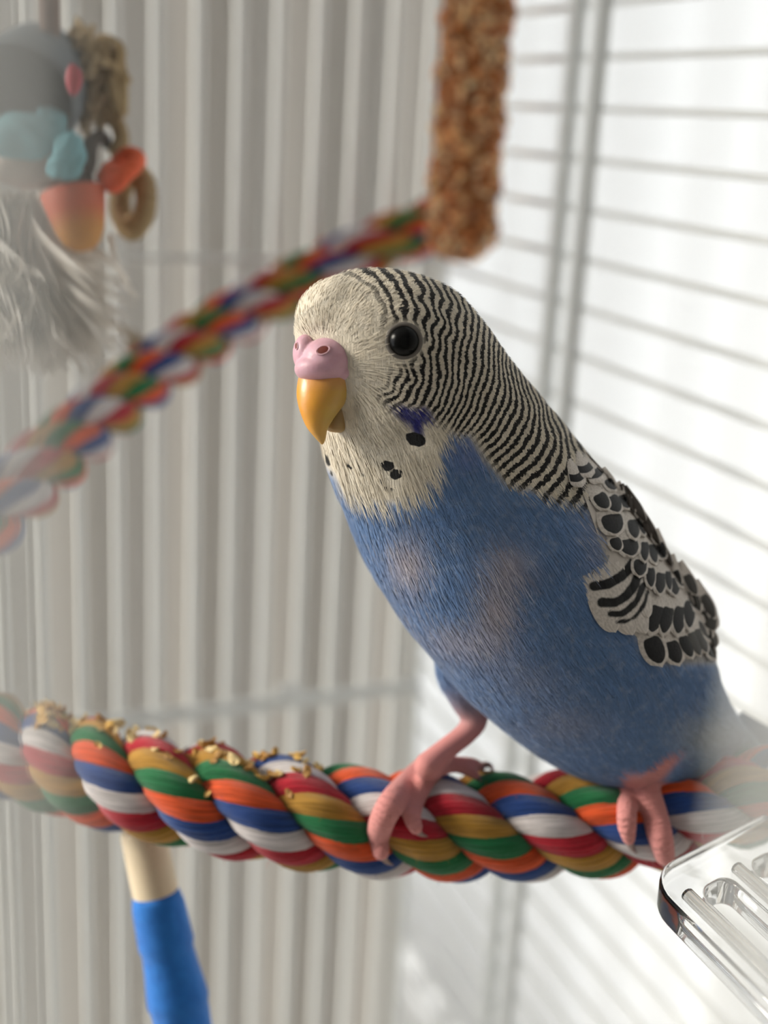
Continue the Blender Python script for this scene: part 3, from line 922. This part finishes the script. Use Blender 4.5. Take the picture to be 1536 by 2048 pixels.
def feather(name, base, tip, w, kind, parent, lift0=.0003, lift1=.0013, nu=7, nv=12, bend=0.0):
    b = np.array(base, float); t = np.array(tip, float); ax = t - b; L = np.linalg.norm(ax); ax /= L; pr = np.array([-ax[1], ax[0]])
    V, UV = [], []
    for i in range(nv):
        v = i / (nv - 1)
        hw = w * 1.3 * min(1, (.32 if kind == 'bar' else .55) + .85 * v) * (math.sqrt(max(0.0, 1 - ((v - .6) / .4) ** 2.4)) if v > .6 else 1)
        for j in range(nu):
            s = j / (nu - 1) * 2 - 1
            q = b + ax * (L * v - .10 * w * s * s * v) + pr * hw * s + pr * bend * v * v * L
            V.append(bed(q[0], q[1], lift0 + (lift1 - lift0) * v - .0003 * s * s)); UV.append((s, v))
    F = [(i * nu + j, i * nu + j + 1, (i + 1) * nu + j + 1, (i + 1) * nu + j) for i in range(nv - 1) for j in range(nu - 1)]
    o = mesh_obj(name, V, F, MF[kind], parent)
    if kind == 'multi':
        qu, qv, _ = project(np.array(V)); sd = np.full(len(V), 1e3)
        for pl, hw_ in BANDS:
            for p_, q_ in zip(pl[:-1], pl[1:]):
                p2, q2 = np.array(zoomp(*p_)), np.array(zoomp(*q_)); e_ = q2 - p2
                tt_ = np.clip(((qu - p2[0]) * e_[0] + (qv - p2[1]) * e_[1]) / (e_ @ e_), 0, 1)
                sd = np.minimum(sd, np.hypot(qu - p2[0] - tt_ * e_[0], qv - p2[1] - tt_ * e_[1]) - hw_ / 4.267)
        at_ = o.data.attributes.new('bar_sd', 'FLOAT', 'POINT'); at_.data.foreach_set('value', np.clip(sd, -40, 40).astype(np.float32))
    uvl = o.data.uv_layers.new(name='UVMap')
    for lp in o.data.loops: uvl.data[lp.index].uv = UV[lp.vertex_index]
    return o
FE = [  # tip, base, half width (zoomed wing crop units), kind
 ((940, 1850), (830, 1560), 92, 'tip'), ((1085, 1845), (1010, 1600), 74, 'tip'), ((1195, 1790), (1110, 1560), 56, 'tip'), ((1262, 1770), (1185, 1530), 46, 'grey'), ((1320, 1750), (1240, 1500), 42, 'grey'),
 ((1395, 1805), (1330, 1620), 46, 'tip'), ((1420, 1690), (1360, 1540), 40, 'grey'), ((1375, 1650), (1280, 1420), 52, 'grey'), ((1410, 1560), (1300, 1310), 66, 'grey'), ((1415, 1450), (1290, 1210), 44, 'grey'),
 ((830, 1590), (940, 1270), 72, 'spot'), ((935, 1600), (1025, 1280), 60, 'spot'), ((1060, 1610), (1120, 1270), 60, 'spot'), ((1165, 1560), (1185, 1220), 52, 'spot'), ((1275, 1410), (1190, 1180), 52, 'grey'), ((1260, 1250), (1150, 1040), 42, 'grey'),
 ((820, 1440), (650, 900), 66, 'multi'), ((800, 1570), (550, 960), 84, 'multi'), ((690, 1580), (435, 1010), 90, 'multi'), ((545, 1555), (310, 1060), 80, 'multi'),
 ((840, 1200), (850, 960), 42, 'spot'), ((910, 1260), (945, 1000), 50, 'spot'), ((1000, 1230), (995, 990), 30, 'spot'), ((1050, 1270), (1050, 1050), 48, 'spot'), ((1115, 1200), (1060, 980), 34, 'spot'),
 ((740, 1100), (770, 900), 60, 'spot'), ((690, 930), (640, 720), 82, 'spot'), ((785, 980), (800, 740), 40, 'spot'), ((880, 1000), (855, 760), 38, 'spot'), ((945, 960), (895, 770), 28, 'spot'), ((990, 940), (930, 750), 32, 'spot'), ((1040, 1000), (960, 820), 28, 'dark'),
 ((570, 880), (530, 720), 52, 'spot'), ((555, 750), (490, 500), 95, 'spot'), ((710, 790), (690, 550), 52, 'spot'), ((790, 760), (740, 530), 30, 'spot'), ((860, 760), (760, 540), 34, 'dark'), ((940, 820), (800, 560), 30, 'dark'), ((820, 620), (690, 400), 34, 'dark'),
 ((480, 530), (380, 340), 62, 'spot'), ((580, 560), (480, 360), 66, 'spot'), ((655, 530), (590, 350), 52, 'spot'), ((720, 560), (640, 370), 34, 'dark'),
 ((545, 370), (470, 220), 48, 'spot'), ((430, 300), (330, 110), 70, 'bar'), ((330, 250), (260, 80), 62, 'bar'), ((250, 330), (190, 150), 60, 'bar')]
# wing bed: a thin shell that the feathers lie on
wb = [(1150, 925), (1165, 985), (1195, 1070), (1185, 1150), (1225, 1235), (1275, 1275), (1315, 1325), (1380, 1318), (1425, 1305), (1428, 1245), (1380, 1180), (1330, 1105), (1270, 1025), (1215, 950), (1160, 900)]
V = []; F = []
cenp = np.mean(wb, axis=0)
for r in np.linspace(0, 1, 9):
    for (u, v) in wb:
        q = cenp + (np.array((u, v)) - cenp) * r
        V.append(bed(q[0], q[1], .00012))
nW = len(wb)
for i in range(8):
    for j in range(nW): F.append((i * nW + j, i * nW + (j + 1) % nW, (i + 1) * nW + (j + 1) % nW, (i + 1) * nW + j))
bpy.data.objects.remove(wing)
wing = mesh_obj('wing', V, F, mat_plain('wing_down', srgb(196, 188, 180), .8, .2, 500), bird)
for (tp, bs, w, kd) in FE:
    big = w > 150
    ex = 0 if kd == 'multi' else .42
    bs = (bs[0] - ex * (tp[0] - bs[0]), bs[1] - ex * (tp[1] - bs[1]))
    feather('feather', zoomp(*bs), zoomp(*tp), w / 4.267, kd, wing, .00015, .0010, nu=13 if kd == 'multi' else 7, nv=34 if kd == 'multi' else 12)

# tail
M_tail = mat_plain('tail_feather_blue', srgb(120, 134, 158), .6, .25, 120)
for i, (du, dv) in enumerate(((0, 0), (14, -8), (-16, 10), (28, -14), (-30, 18))):
    a = np.array(P(1452 + du * .5, 1470 + dv * .5, 24.3 + .05 * i)); b2 = np.array(P(1735 + du * 1.6, 1650 + dv * 1.6, 25.6 + .06 * i))
    ax = (b2 - a); L = np.linalg.norm(ax); ax /= L
    pr = np.cross(ax, CZ); pr /= np.linalg.norm(pr)
    V, F = [], []
    for r in range(16):
        t = r / 15; hw = .0042 * (1 - .3 * t) * (math.sqrt(max(0, 1 - ((t - .8) / .2) ** 2)) if t > .8 else 1)
        for s in (-1, -.5, 0, .5, 1): V.append(a + ax * L * t + pr * hw * s + CZ * .0006 * (1 - s * s))
    F = [(r * 5 + j, r * 5 + j + 1, (r + 1) * 5 + j + 1, (r + 1) * 5 + j) for r in range(15) for j in range(4)]
    o = mesh_obj('tail_feather', V, F, M_tail, bird)
    m = o.modifiers.new('thickness', 'SOLIDIFY'); m.thickness = .0003

# ---- fine feather barbs all over the body
tri = []
me = body_me
polys = np.array([list(p.vertices)[:4] for p in me.polygons if len(p.vertices) == 4])
pc = bc[polys].mean(1); area = np.linalg.norm(np.cross(bc[polys[:, 1]] - bc[polys[:, 0]], bc[polys[:, 3]] - bc[polys[:, 0]]), axis=1)
NS = 52000
pick = rng.choice(len(polys), NS, p=area / area.sum())
wgt = rng.dirichlet((1, 1, 1, 1), NS)
root = (bc[polys[pick]] * wgt[:, :, None]).sum(1)
nr = (bn[polys[pick]] * wgt[:, :, None]).sum(1); nr /= np.linalg.norm(nr, axis=1)[:, None]
pat = pattern(root)
u, v, _ = project(root)
keep = (pat['skin'] < .15) & (np.hypot(u - 808, v - 682) > 46) & (pat['wing'] < .5) & (pat['spot'] > 7) & ~((u > 580) & (u < 705) & (v > 672) & (v < 860))
root, nr, u, v = root[keep], nr[keep], u[keep], v[keep]
rp = {kk: vv2[keep] for kk, vv2 in pat.items()}
si = spine_of(root)
tdir = SP['t'][si]
beakp = pt(640, 740, cd)
away = root - beakp; away /= np.linalg.norm(away, axis=1)[:, None]
wh = smooth(900, 700, v)[:, None]
dirv = tdir * (1 - wh) + away * wh + rng.normal(0, .10, root.shape)
dirv -= nr * (dirv * nr).sum(1)[:, None]; dirv /= np.linalg.norm(dirv, axis=1)[:, None]
side = np.cross(nr, dirv)
n = len(root)
bib = smooth(880, 940, v) * (1 - rp['blue'])
ln = rng.uniform(.0014, .0026, n) * (1 + .5 * rp['blue']) * (1 + 1.0 * bib) * (1 - .45 * smooth(760, 640, v))
wd = rng.uniform(.00004, .00009, n)
tuft = np.zeros(n)
for (x_, y_, r_) in ((795, 1105, 45), (828, 1235, 45), (1000, 1165, 50), (975, 1225, 45), (1190, 1040, 35)):
    tuft = np.maximum(tuft, np.exp(-((u - x_) ** 2 + (v - y_) ** 2) / r_ ** 2))
tuft = (rng.uniform(0, 1, n) < tuft * .22) & (rp['blue'] > .5)
ln = np.where(tuft, ln * 1.1, ln)
rp['col'] = np.where(tuft[:, None], lin(190, 186, 196) * .6 + rp['col'] * .4, rp['col'])
lift = rng.uniform(.00008, .0003, n)
sv = np.zeros((n, 7, 3))
for kx, t in enumerate((0.0, .4, .75)):
    ctr = root + dirv * (ln * t)[:, None] + nr * (lift * (t * 1.6 - t * t * .9) + .00002)[:, None]
    hw = wd * (1 - .45 * t)
    sv[:, kx * 2] = ctr - side * hw[:, None]; sv[:, kx * 2 + 1] = ctr + side * hw[:, None]
sv[:, 6] = root + dirv * ln[:, None] + nr * (lift * .7 + .00002)[:, None]
V = sv.reshape(-1, 3)
F = []
for i in range(n):
    b0 = i * 7; F += [(b0, b0 + 1, b0 + 3, b0 + 2), (b0 + 2, b0 + 3, b0 + 5, b0 + 4), (b0 + 4, b0 + 5, b0 + 6)]
barbs = mesh_obj('feather_barbs', V, F, mat_plumage('budgie_barbs', False), bird)
barbs['kind'] = 'stuff'; barbs['label'] = 'fine blue, white and black feather barbs'
pv = {kk: np.repeat(vv2, 7, axis=0) for kk, vv2 in rp.items()}
full = {'phase': None}
uu, vv, _ = project(V)
i7 = spine_of(V); rel = V - SP['c'][i7]; bb = (rel * SP['e2'][i7]).sum(1)
q = V - np.where(bb < 0, 2 * bb, 0)[:, None] * SP['e2'][i7]; uu, vv, _ = project(q)
pv['phase'] = phase_of(uu, vv)
sp = np.full(len(V), 1e3)
for s_ in SPOTS: sp = np.minimum(sp, poly_sdf(uu, vv, s_))
pv['spot'] = np.clip(sp, -60, 60)
jit = rng.normal(1, .10, n)[:, None]
pv['col'] = pv['col'] * np.repeat(jit, 7, axis=0)
store(barbs.data, pv)

# ------------------------------------------------------------------ seed stick
stick = empty('seed_stick', P(935, 250, 38), 'brown seed covered treat stick hanging above the budgie', 'treat stick')
sb_ = P(921, 512, 38.0); ax_, ay_ = sb_.x, sb_.y
zlow = sb_.z; zup = zlow + .115; r0 = .0093
path = [(ax_, ay_, zlow + .0005), (ax_, ay_, zlow + .002), (ax_, ay_, zlow + .006)] + [(ax_, ay_, zz) for zz in np.linspace(zlow + .012, zup, 14)]
V, F = tube_geo(np.array(path), [.003, .0062, r0 * .97] + [r0] * 14, 20)
mesh_obj('core', V, F, mat_plain('stick_binder', srgb(150, 92, 48), .85, .3, 200), stick)
sg = []; scol = []
tones = [(232, 184, 130), (216, 156, 100), (196, 116, 62), (238, 200, 154), (140, 92, 58), (220, 140, 76), (190, 150, 110)]
for i in range(1500):
    a = rng.uniform(0, 2 * np.pi); zz = rng.uniform(zlow - .001, zup)
    rr = r0 * (1 if zz > zlow + .006 else math.sqrt(max(.05, 1 - ((zlow + .006 - zz) / .007) ** 2)))
    rr += .0006 * math.sin(zz * 420 + a * 2) + .0004 * math.sin(zz * 1300 + 3 * a)
    nrm = np.array([math.cos(a), math.sin(a), 0]); tg = np.array([-math.sin(a), math.cos(a), 0])
    th = rng.uniform(0, np.pi); e1 = tg * math.cos(th) + np.array([0, 0, 1]) * math.sin(th); e2 = np.cross(nrm, e1)
    g = ellipsoid_geo(np.array([ax_, ay_, zz]) + nrm * (rr + .0002), [e1 * rng.uniform(.0010, .0019), e2 * rng.uniform(.0007, .0012), nrm * .0009], 8, 5)
    sg.append(g); scol.append(np.tile(lin(*tones[rng.integers(len(tones))]) * rng.uniform(.85, 1.4), (len(g[0]), 1)))
V, F = merge(sg)
so = mesh_obj('seed_coating', V, F, mat_attr('seeds', .55, .4, 0, 0, .3, 900), stick)
color_attr(so, np.concatenate(scol)); so['kind'] = 'stuff'; so['label'] = 'tan and orange brown seeds stuck all round'
tube('hanging_wire', [(ax_, ay_, zup - .005), (ax_, ay_, zup + .05), (ax_, ay_, ZT)], .0008, M_wire, stick)

# ------------------------------------------------------------------ wrapped post
p0 = np.array(P(284, 1655, 24.3)); p1 = np.array(P(398, 2200, 24.8)); dd = p1 - p0; dd /= np.linalg.norm(dd)
foot = p0 + dd * ((ZB - p0[2]) / dd[2])
post = empty('wrapped_post', foot, 'cream wooden dowel wrapped in bright blue bandage standing under the rope', 'perch')
M_wood = mat_plain('cream_wood', srgb(226, 208, 178), .6, .08, 60)
def mat_wrap():
    k = NT('blue_bandage'); g = k.n('ShaderNodeNewGeometry').outputs['Position']
    nz = k.noise(g, 500, 4, .7)
    k.l(k.mix(nz, srgb(14, 92, 184), srgb(38, 136, 226)), k.b.inputs['Base Color']); k.b.inputs['Roughness'].default_value = .85
    k.b.inputs['Sheen Weight'].default_value = .2; k.bump(nz, .5, .0006); return k.m
rw = .0043
tube('dowel', [p0, p0 + dd * .001, p0 + dd * .05, foot], [rw * .9, rw, rw, rw], M_wood, post, seg=24)
ws = np.linalg.norm(np.array(P(311, 1783, 24.45)) - p0)
L = np.linalg.norm(foot - p0)
tt = np.linspace(ws, L - .12, 240)
path = p0 + dd * tt[:, None]
rad = rw * 1.13 + .00045 * (((tt - ws) / .011) % 1.0) + .0006 * np.exp(-((tt - ws - .022) / .006) ** 2); rad[0] = rw * 1.0; rad[1] = rw * 1.1
V, F = tube_geo(path, rad, 24); mesh_obj('bandage', V, F, mat_wrap(), post)

# ------------------------------------------------------------------ clear acrylic rack
A3 = P(1296, 1748, 20.2); zA = A3.z
B3 = hit_plane(1536, 1628, 2, zA); D3 = hit_plane(1536, 1990, 2, zA)
e1 = (B3 - A3); e2 = (D3 - A3)
print('acrylic', e1.length, e2.length, math.degrees(e1.angle(e2)))
ex = e1.normalized(); ey = e2.normalized()
def glass(name, rough=.02):
    k = NT(name)
    k.b.inputs['Base Color'].default_value = (.97, .97, .97, 1); k.b.inputs['Roughness'].default_value = rough
    k.b.inputs['IOR'].default_value = 1.49; k.b.inputs['Transmission Weight'].default_value = 1.0
    g = k.n('ShaderNodeNewGeometry').outputs['Position']
    k.bump(k.noise(g, 120, 2), .06, .001); return k.m
M_acr = glass('clear_acrylic')
def rrect(x0, x1, y0, y1, r, n=8):
    pts = []
    for cx, cy, a0 in ((x1 - r, y1 - r, 0), (x0 + r, y1 - r, 90), (x0 + r, y0 + r, 180), (x1 - r, y0 + r, 270)):
        for i in range(n + 1):
            a = math.radians(a0 + 90 * i / n); pts.append((cx + r * math.cos(a), cy + r * math.sin(a)))
    return pts
def flat_curve(name, loops, depth, bevel):
    cu_ = bpy.data.curves.new(name, 'CURVE'); cu_.dimensions = '2D'; cu_.fill_mode = 'BOTH'
    cu_.extrude = depth / 2 - bevel; cu_.bevel_depth = bevel; cu_.bevel_resolution = 2
    for lp in loops:
        sp_ = cu_.splines.new('POLY'); sp_.points.add(len(lp) - 1); sp_.use_cyclic_u = True
        for p_, q_ in zip(sp_.points, lp): p_.co = (q_[0], q_[1], 0, 1)
    o = bpy.data.objects.new('tmp', cu_); COL.objects.link(o)
    dg = bpy.context.evaluated_depsgraph_get(); dg.update()
    me = bpy.data.meshes.new_from_object(o.evaluated_get(dg)); bpy.data.objects.remove(o)
    return me
S_ = 100.0
lx = (XW - A3.x) / ex.x * .985; ly = .075
loops = [rrect(0, lx, 0, ly, .007)]
x_ = .005
while x_ < lx - .008:
    loops.append(rrect(x_, x_ + .0082, .0075, ly - .006, .003)); x_ += .0125
me = flat_curve('acrylic_rack', [[(a * S_, b * S_) for a, b in lp] for lp in loops], .0046 * S_, .0007 * S_)
c = vcos(me) / S_
exn, eyn = np.array(ex), np.array(ey)
c2 = np.array(A3) + exn * c[:, :1] + eyn * c[:, 1:2] + np.array([0, 0, 1.0]) * (c[:, 2:3] - .0023)
me.vertices.foreach_set('co', c2.ravel()); me.update()
bm = bmesh.new(); bm.from_mesh(me); bmesh.ops.remove_doubles(bm, verts=bm.verts, dist=1e-6); bmesh.ops.recalc_face_normals(bm, faces=bm.faces); bm.to_mesh(me); bm.free()
rack = empty('acrylic_rack', A3, 'clear acrylic slotted rack in front of the rope end', 'rack')
ro = bpy.data.objects.new('slotted_plate', me); COL.objects.link(ro); put(ro, rack); me.materials.clear(); me.materials.append(M_acr)
# raised lips along the bars
x_ = .0026
while x_ < lx - .006:
    a = np.array(A3) + exn * x_ + eyn * .008; b = np.array(A3) + exn * x_ + eyn * (ly - .006)
    tube('ridge', [a + [0, 0, .0004], a + (b - a) * .5 + [0, 0, .0004], b + [0, 0, .0004]], .0011, M_acr, rack, seg=12)
    x_ += .0125

# ------------------------------------------------------------------ hanging toy
TD = 27.0
toy = empty('hanging_toy', P(110, 300, TD), 'hanging toy of grey cup, blue paper flower, orange pot, twine and white plume', 'bird toy')
def tp(u, v, d=TD): return np.array(P(u, v, d))
kT = px(1, TD)
M_slate = mat_plain('slate_plastic', srgb(72, 78, 82), .6, .1, 60)
M_slate2 = mat_plain('pale_slate_plastic', srgb(100, 110, 118), .6, .1, 60)
M_twine = mat_plain('jute_twine', srgb(176, 154, 118), .95, .3, 400, .5)
M_coral = mat_plain('coral_cord', srgb(238, 112, 76), .8, .12, 300)
M_paper = mat_plain('pale_blue_paper', srgb(120, 178, 188), .8, .12, 120, .2)
M_red = mat_plain('red_wood_bead', srgb(176, 60, 76), .5, .1, 100)
M_dark = mat_plain('dark_felt', srgb(92, 86, 82), .9, .15, 100)
M_plume = mat_plain('white_plume', srgb(244, 238, 230), .6, .12, 300)
top = tp(97, 60); tube('cord', [tp(97, 100), top, (top[0], top[1], ZT)], .0021, mat_plain('brown_cord', srgb(134, 112, 102), .9, .2, 300), toy)
# cup seen from its open end
a = tp(30, 205, 26.0); b = tp(84, 150, 28.3); ax3 = (b - a) / np.linalg.norm(b - a)
L = np.linalg.norm(b - a)
t_, N_, B_ = frames(np.array([a, b]))
prof = [(0.0, .93), (0.0, 1.0), (.5, .99), (.93, .95), (1.0, .82), (1.0, .0)]
R_ = 116 * px(1, 26.5)
def revolve(a, ax, N, B, prof, L, R, seg=40):
    V, F = [], []
    for (h, r) in prof:
        for j in range(seg):
            th = 2 * np.pi * j / seg; V.append(a + ax * L * h + R * r * (math.cos(th) * N + math.sin(th) * B))
    for i in range(len(prof) - 1):
        for j in range(seg): F.append((i * seg + j, i * seg + (j + 1) % seg, (i + 1) * seg + (j + 1) % seg, (i + 1) * seg + j))
    return np.array(V), F
V, F = revolve(a, ax3, N_[0], B_[0], prof, L, R_); mesh_obj('cup', V, F, M_slate2, toy)
V, F = revolve(a, ax3, N_[0], B_[0], [(.0, .93), (.55, .88), (.6, .84), (.6, 0)], L, R_); mesh_obj('cup_lining', V, F, M_slate2, toy)
# paper flower: crumpled petals
def crumple(u, v, d, a, b, c, amp, mat, name, seed):
    r2 = np.random.default_rng(seed)
    V, F = ellipsoid_geo(np.zeros(3), np.eye(3), 28, 18)
    f = np.zeros(len(V))
    for _ in range(7):
        w = r2.normal(0, 3.2, 3); f += np.sin(V @ w + r2.uniform(0, 6))
    V = V * (1 + amp * f / 4)[:, None]
    W_ = tp(u, v, d) + (V[:, :1] * CX * a + V[:, 1:2] * CY * b + V[:, 2:] * CZ * c) * px(1, d)
    return mesh_obj(name, W_, F, mat, toy)
for i, q in enumerate(((132, 312, 26.0, 36, 48, 24), (40, 270, 26.0, 76, 46, 26), (100, 248, 26.2, 34, 36, 24), (112, 335, 25.9, 24, 24, 18))):
    crumple(*q, .22, M_paper, 'paper_petal', 20 + i)
crumple(50, 340, 26.6, 85, 38, 26, .2, mat_plain('cream_paper', srgb(196, 180, 168), .8, .1, 150), 'paper_leaf', 31)
# orange pot with a dark lining above
a = tp(143, 384, 26.6); b = tp(168, 503, 26.6); ax3 = (b - a) / np.linalg.norm(b - a); L = np.linalg.norm(b - a)
t_, N_, B_ = frames(np.array([a, b]))
V, F = revolve(a, ax3, N_[0], B_[0], [(.03, .9), (0, .98), (.02, 1.0), (.35, .88), (.65, .74), (.85, .56), (.96, .34), (1, .0)], L, 66 * px(1, 26.6))
po = mesh_obj('pot', V, F, None, toy)
hh = np.repeat([.03, 0, .02, .35, .65, .85, .96, 1], 40)[:, None]
t = smooth(.25, .75, hh); color_attr(po, lin(206, 92, 58) * (1 - t) + lin(204, 142, 58) * t)
po.data.materials.append(mat_attr('two_tone_pot', .6, .4, 0, 0, .1, 300))
crumple(135, 368, 26.9, 48, 28, 30, .12, M_dark, 'pot_filling', 40)
tube('stem', [tp(150, 372, 27), tp(172, 330, 27), tp(180, 290, 27.2), tp(205, 270, 27.5), tp(215, 295, 27.5)], [.0022, .002, .0018, .0014, .001], M_dark, toy, 24, 10)
crumple(146, 160, 25.4, 17, 32, 14, .08, M_red, 'bead', 41)
# twine knots: tangled strands
def tangle(cu_, cv_, d, ru, rv, n, seed, mat, name, r=.0006, turns=7):
    r2 = np.random.default_rng(seed); gs = []
    for _ in range(n):
        pts = []
        for _k in range(turns):
            w = r2.normal(0, .55, 3); pts.append(tp(cu_ + w[0] * ru, cv_ + w[1] * rv, d + w[2] * .5))
        pth, _s = resample(pts, 40); gs.append(tube_geo(pth, r * r2.uniform(.7, 1.3), 6))
    V, F = merge(gs); return mesh_obj(name, V, F, mat, toy)
tangle(195, 150, 27.6, 48, 70, 20, 50, M_twine, 'twine_knot', .0011)
tangle(160, 85, 27.8, 24, 36, 7, 51, M_twine, 'twine_knot')
tangle(180, 215, 27.6, 28, 40, 8, 52, M_twine, 'twine_knot')
tube('twine', [tp(195, 225, 27.6), tp(228, 240, 27.6), tp(242, 275, 27.6), tp(232, 310, 27.5)], .0018, M_twine, toy, 20, 8)
# coral cord and jute ring
tube('coral_cord', [tp(205, 352, 27), tp(228, 372, 26.6), tp(255, 345, 26.5), tp(278, 320, 26.8), tp(255, 308, 27.2), tp(225, 335, 27.3)], .0016, M_coral, toy, 30, 10)
tube('coral_cord', [tp(215, 340, 26.9), tp(240, 352, 26.5), tp(270, 330, 26.6)], .0018, M_coral, toy, 20, 10)
nn = (np.array(CZ) * .75 + np.array(CX) * -.55); V, F = torus_geo(tp(266, 402, 27.6), nn, 40 * kT, 21 * kT, 40, 14)
V = tp(266, 402, 27.6) + (V - tp(266, 402, 27.6)) @ (np.eye(3) + .35 * np.outer(CY, CY)); mesh_obj('jute_ring', V, F, M_twine, toy)
gs = []
for i in range(26):
    th = 2 * np.pi * i / 26; a_ = np.cross(nn / np.linalg.norm(nn), CY); a_ /= np.linalg.norm(a_); b_ = np.array(CY)
    dr = np.cos(th) * a_ + np.sin(th) * b_ * 1.35
    V, F = torus_geo(tp(266, 402, 27.6) + dr * 40 * kT, np.cross(dr, nn), 21.5 * kT, 2.6 * kT, 16, 6); gs.append((V, F))
V, F = merge(gs); mesh_obj('ring_winding', V, F, M_twine, toy)
tube('thin_string', [tp(222, 470, 27), tp(235, 530, 27), tp(262, 580, 27), tp(275, 595, 27)], .0006, M_plume, toy, 20, 6)
# white plume of shredded strips
gs = []
for i in range(1300):
    u0 = np.clip(rng.normal(20, 45), -120, 95); v0 = rng.uniform(380, 500); sprd = rng.normal(0, 1)
    u1 = min(u0 + sprd * 75 + 30 + rng.uniform(0, 50), rng.uniform(170, 270)); v1 = rng.uniform(560, 760) - abs(sprd) * 20
    d1 = 27.9 + rng.normal(0, .6); w = rng.uniform(.0003, .0011)
    pts = [tp(u0, v0, 27.9), tp(u0 * .7 + u1 * .3 + rng.normal(0, 8), v0 * .6 + v1 * .4, 27.9 + (d1 - 27.9) * .4), tp(u0 * .2 + u1 * .8 + rng.normal(0, 10), v0 * .2 + v1 * .8, d1), tp(u1 + rng.normal(0, 14), v1, d1)]
    pth, _s = resample(pts, 9); t_, N_, B_ = frames(pth); wv = w * np.array([.6, 1, 1, 1, 1, 1, .9, .6, .2])
    V = np.concatenate([pth - N_ * wv[:, None], pth + N_ * wv[:, None]]); F = [(q, q + 1, 9 + q + 1, 9 + q) for q in range(8)]
    gs.append((V, F))
V, F = merge(gs); pl_ = mesh_obj('plume', V, F, M_plume, toy); pl_['kind'] = 'stuff'; pl_['label'] = 'fluffy white shredded strips'
# short jute end on the far rope
je = empty('twine_tuft', P(262, 688, 37), 'short brown frayed twine end caught on the far rope', 'twine')
for (u0, v0, u1, v1) in ((300, 712, 238, 650), (300, 708, 248, 668), (305, 705, 262, 660), (298, 716, 250, 690)):
    tube('strand', [P(u0, v0, 36.9), P((u0 + u1) / 2, (v0 + v1) / 2 + 6, 36.6), P(u1, v1, 36.4)], [.0012, .001, .0004], M_twine, je, 12, 8)

# ------------------------------------------------------------------ seed husks lying on the near rope
def husk_mesh(seed):
    r2 = np.random.default_rng(seed)
    V, F = ellipsoid_geo(np.zeros(3), [np.array([1, 0, 0]), np.array([0, .62, 0]), np.array([0, 0, .28])], 8, 5)
    V = V * (1 + r2.normal(0, .16, len(V)))[:, None]; V[:, 2] += .35 * V[:, 0] ** 2
    me = bpy.data.meshes.new('seed_husk'); me.from_pydata([tuple(v) for v in V], [], F); me.update(); me.materials.append(M_husk[seed % 3]); return me
M_husk = [mat_plain('millet_husk_%s' % n, c, .6, .2, 800) for n, c in (('gold', srgb(222, 178, 96)), ('straw', srgb(232, 206, 150)), ('brown', srgb(178, 132, 70)))]
HM = [husk_mesh(i) for i in range(6)]
cnt = 0; tries = 0
while cnt < 90 and tries < 3000:
    tries += 1
    cl = [(50, 130), (75, 165), (190, 240), (250, 350), (370, 470), (500, 560), (560, 630), (100, 620)][rng.integers(8)]
    ux = rng.uniform(*cl)
    uu_, vv_, dd_ = project(rope_path)
    i = int(np.argmin(np.abs(uu_ - ux))); c = rope_path[i]
    lat = rng.normal(-.0015, .0035)
    o3 = c + np.array([0, 0, .03]) + np.array(Vector((CZ[0], CZ[1], 0)).normalized()) * lat
    h = ROPE_BVH.ray_cast(Vector(o3), Vector((0, 0, -1)))
    if h[0] is None: continue
    sc = rng.uniform(.0007, .0018)
    mw = Matrix.Translation(h[0] + Vector((0, 0, sc * .25))) @ Matrix.Rotation(rng.uniform(0, 6.28), 4, 'Z') @ Matrix.Rotation(rng.normal(0, .5), 4, 'X') @ Matrix.Rotation(rng.normal(0, .5), 4, 'Y') @ Matrix.Diagonal((sc, sc, sc, 1))
    o = inst('seed_husk', HM[cnt % 6], mw)
    tn = ('golden', 'pale straw', 'brown')[(cnt % 6) % 3]
    tag(o, 'tiny %s seed husk lying on the twisted rope perch' % tn, 'seed husk', '%s seed husks on the rope perch' % tn)
    cnt += 1
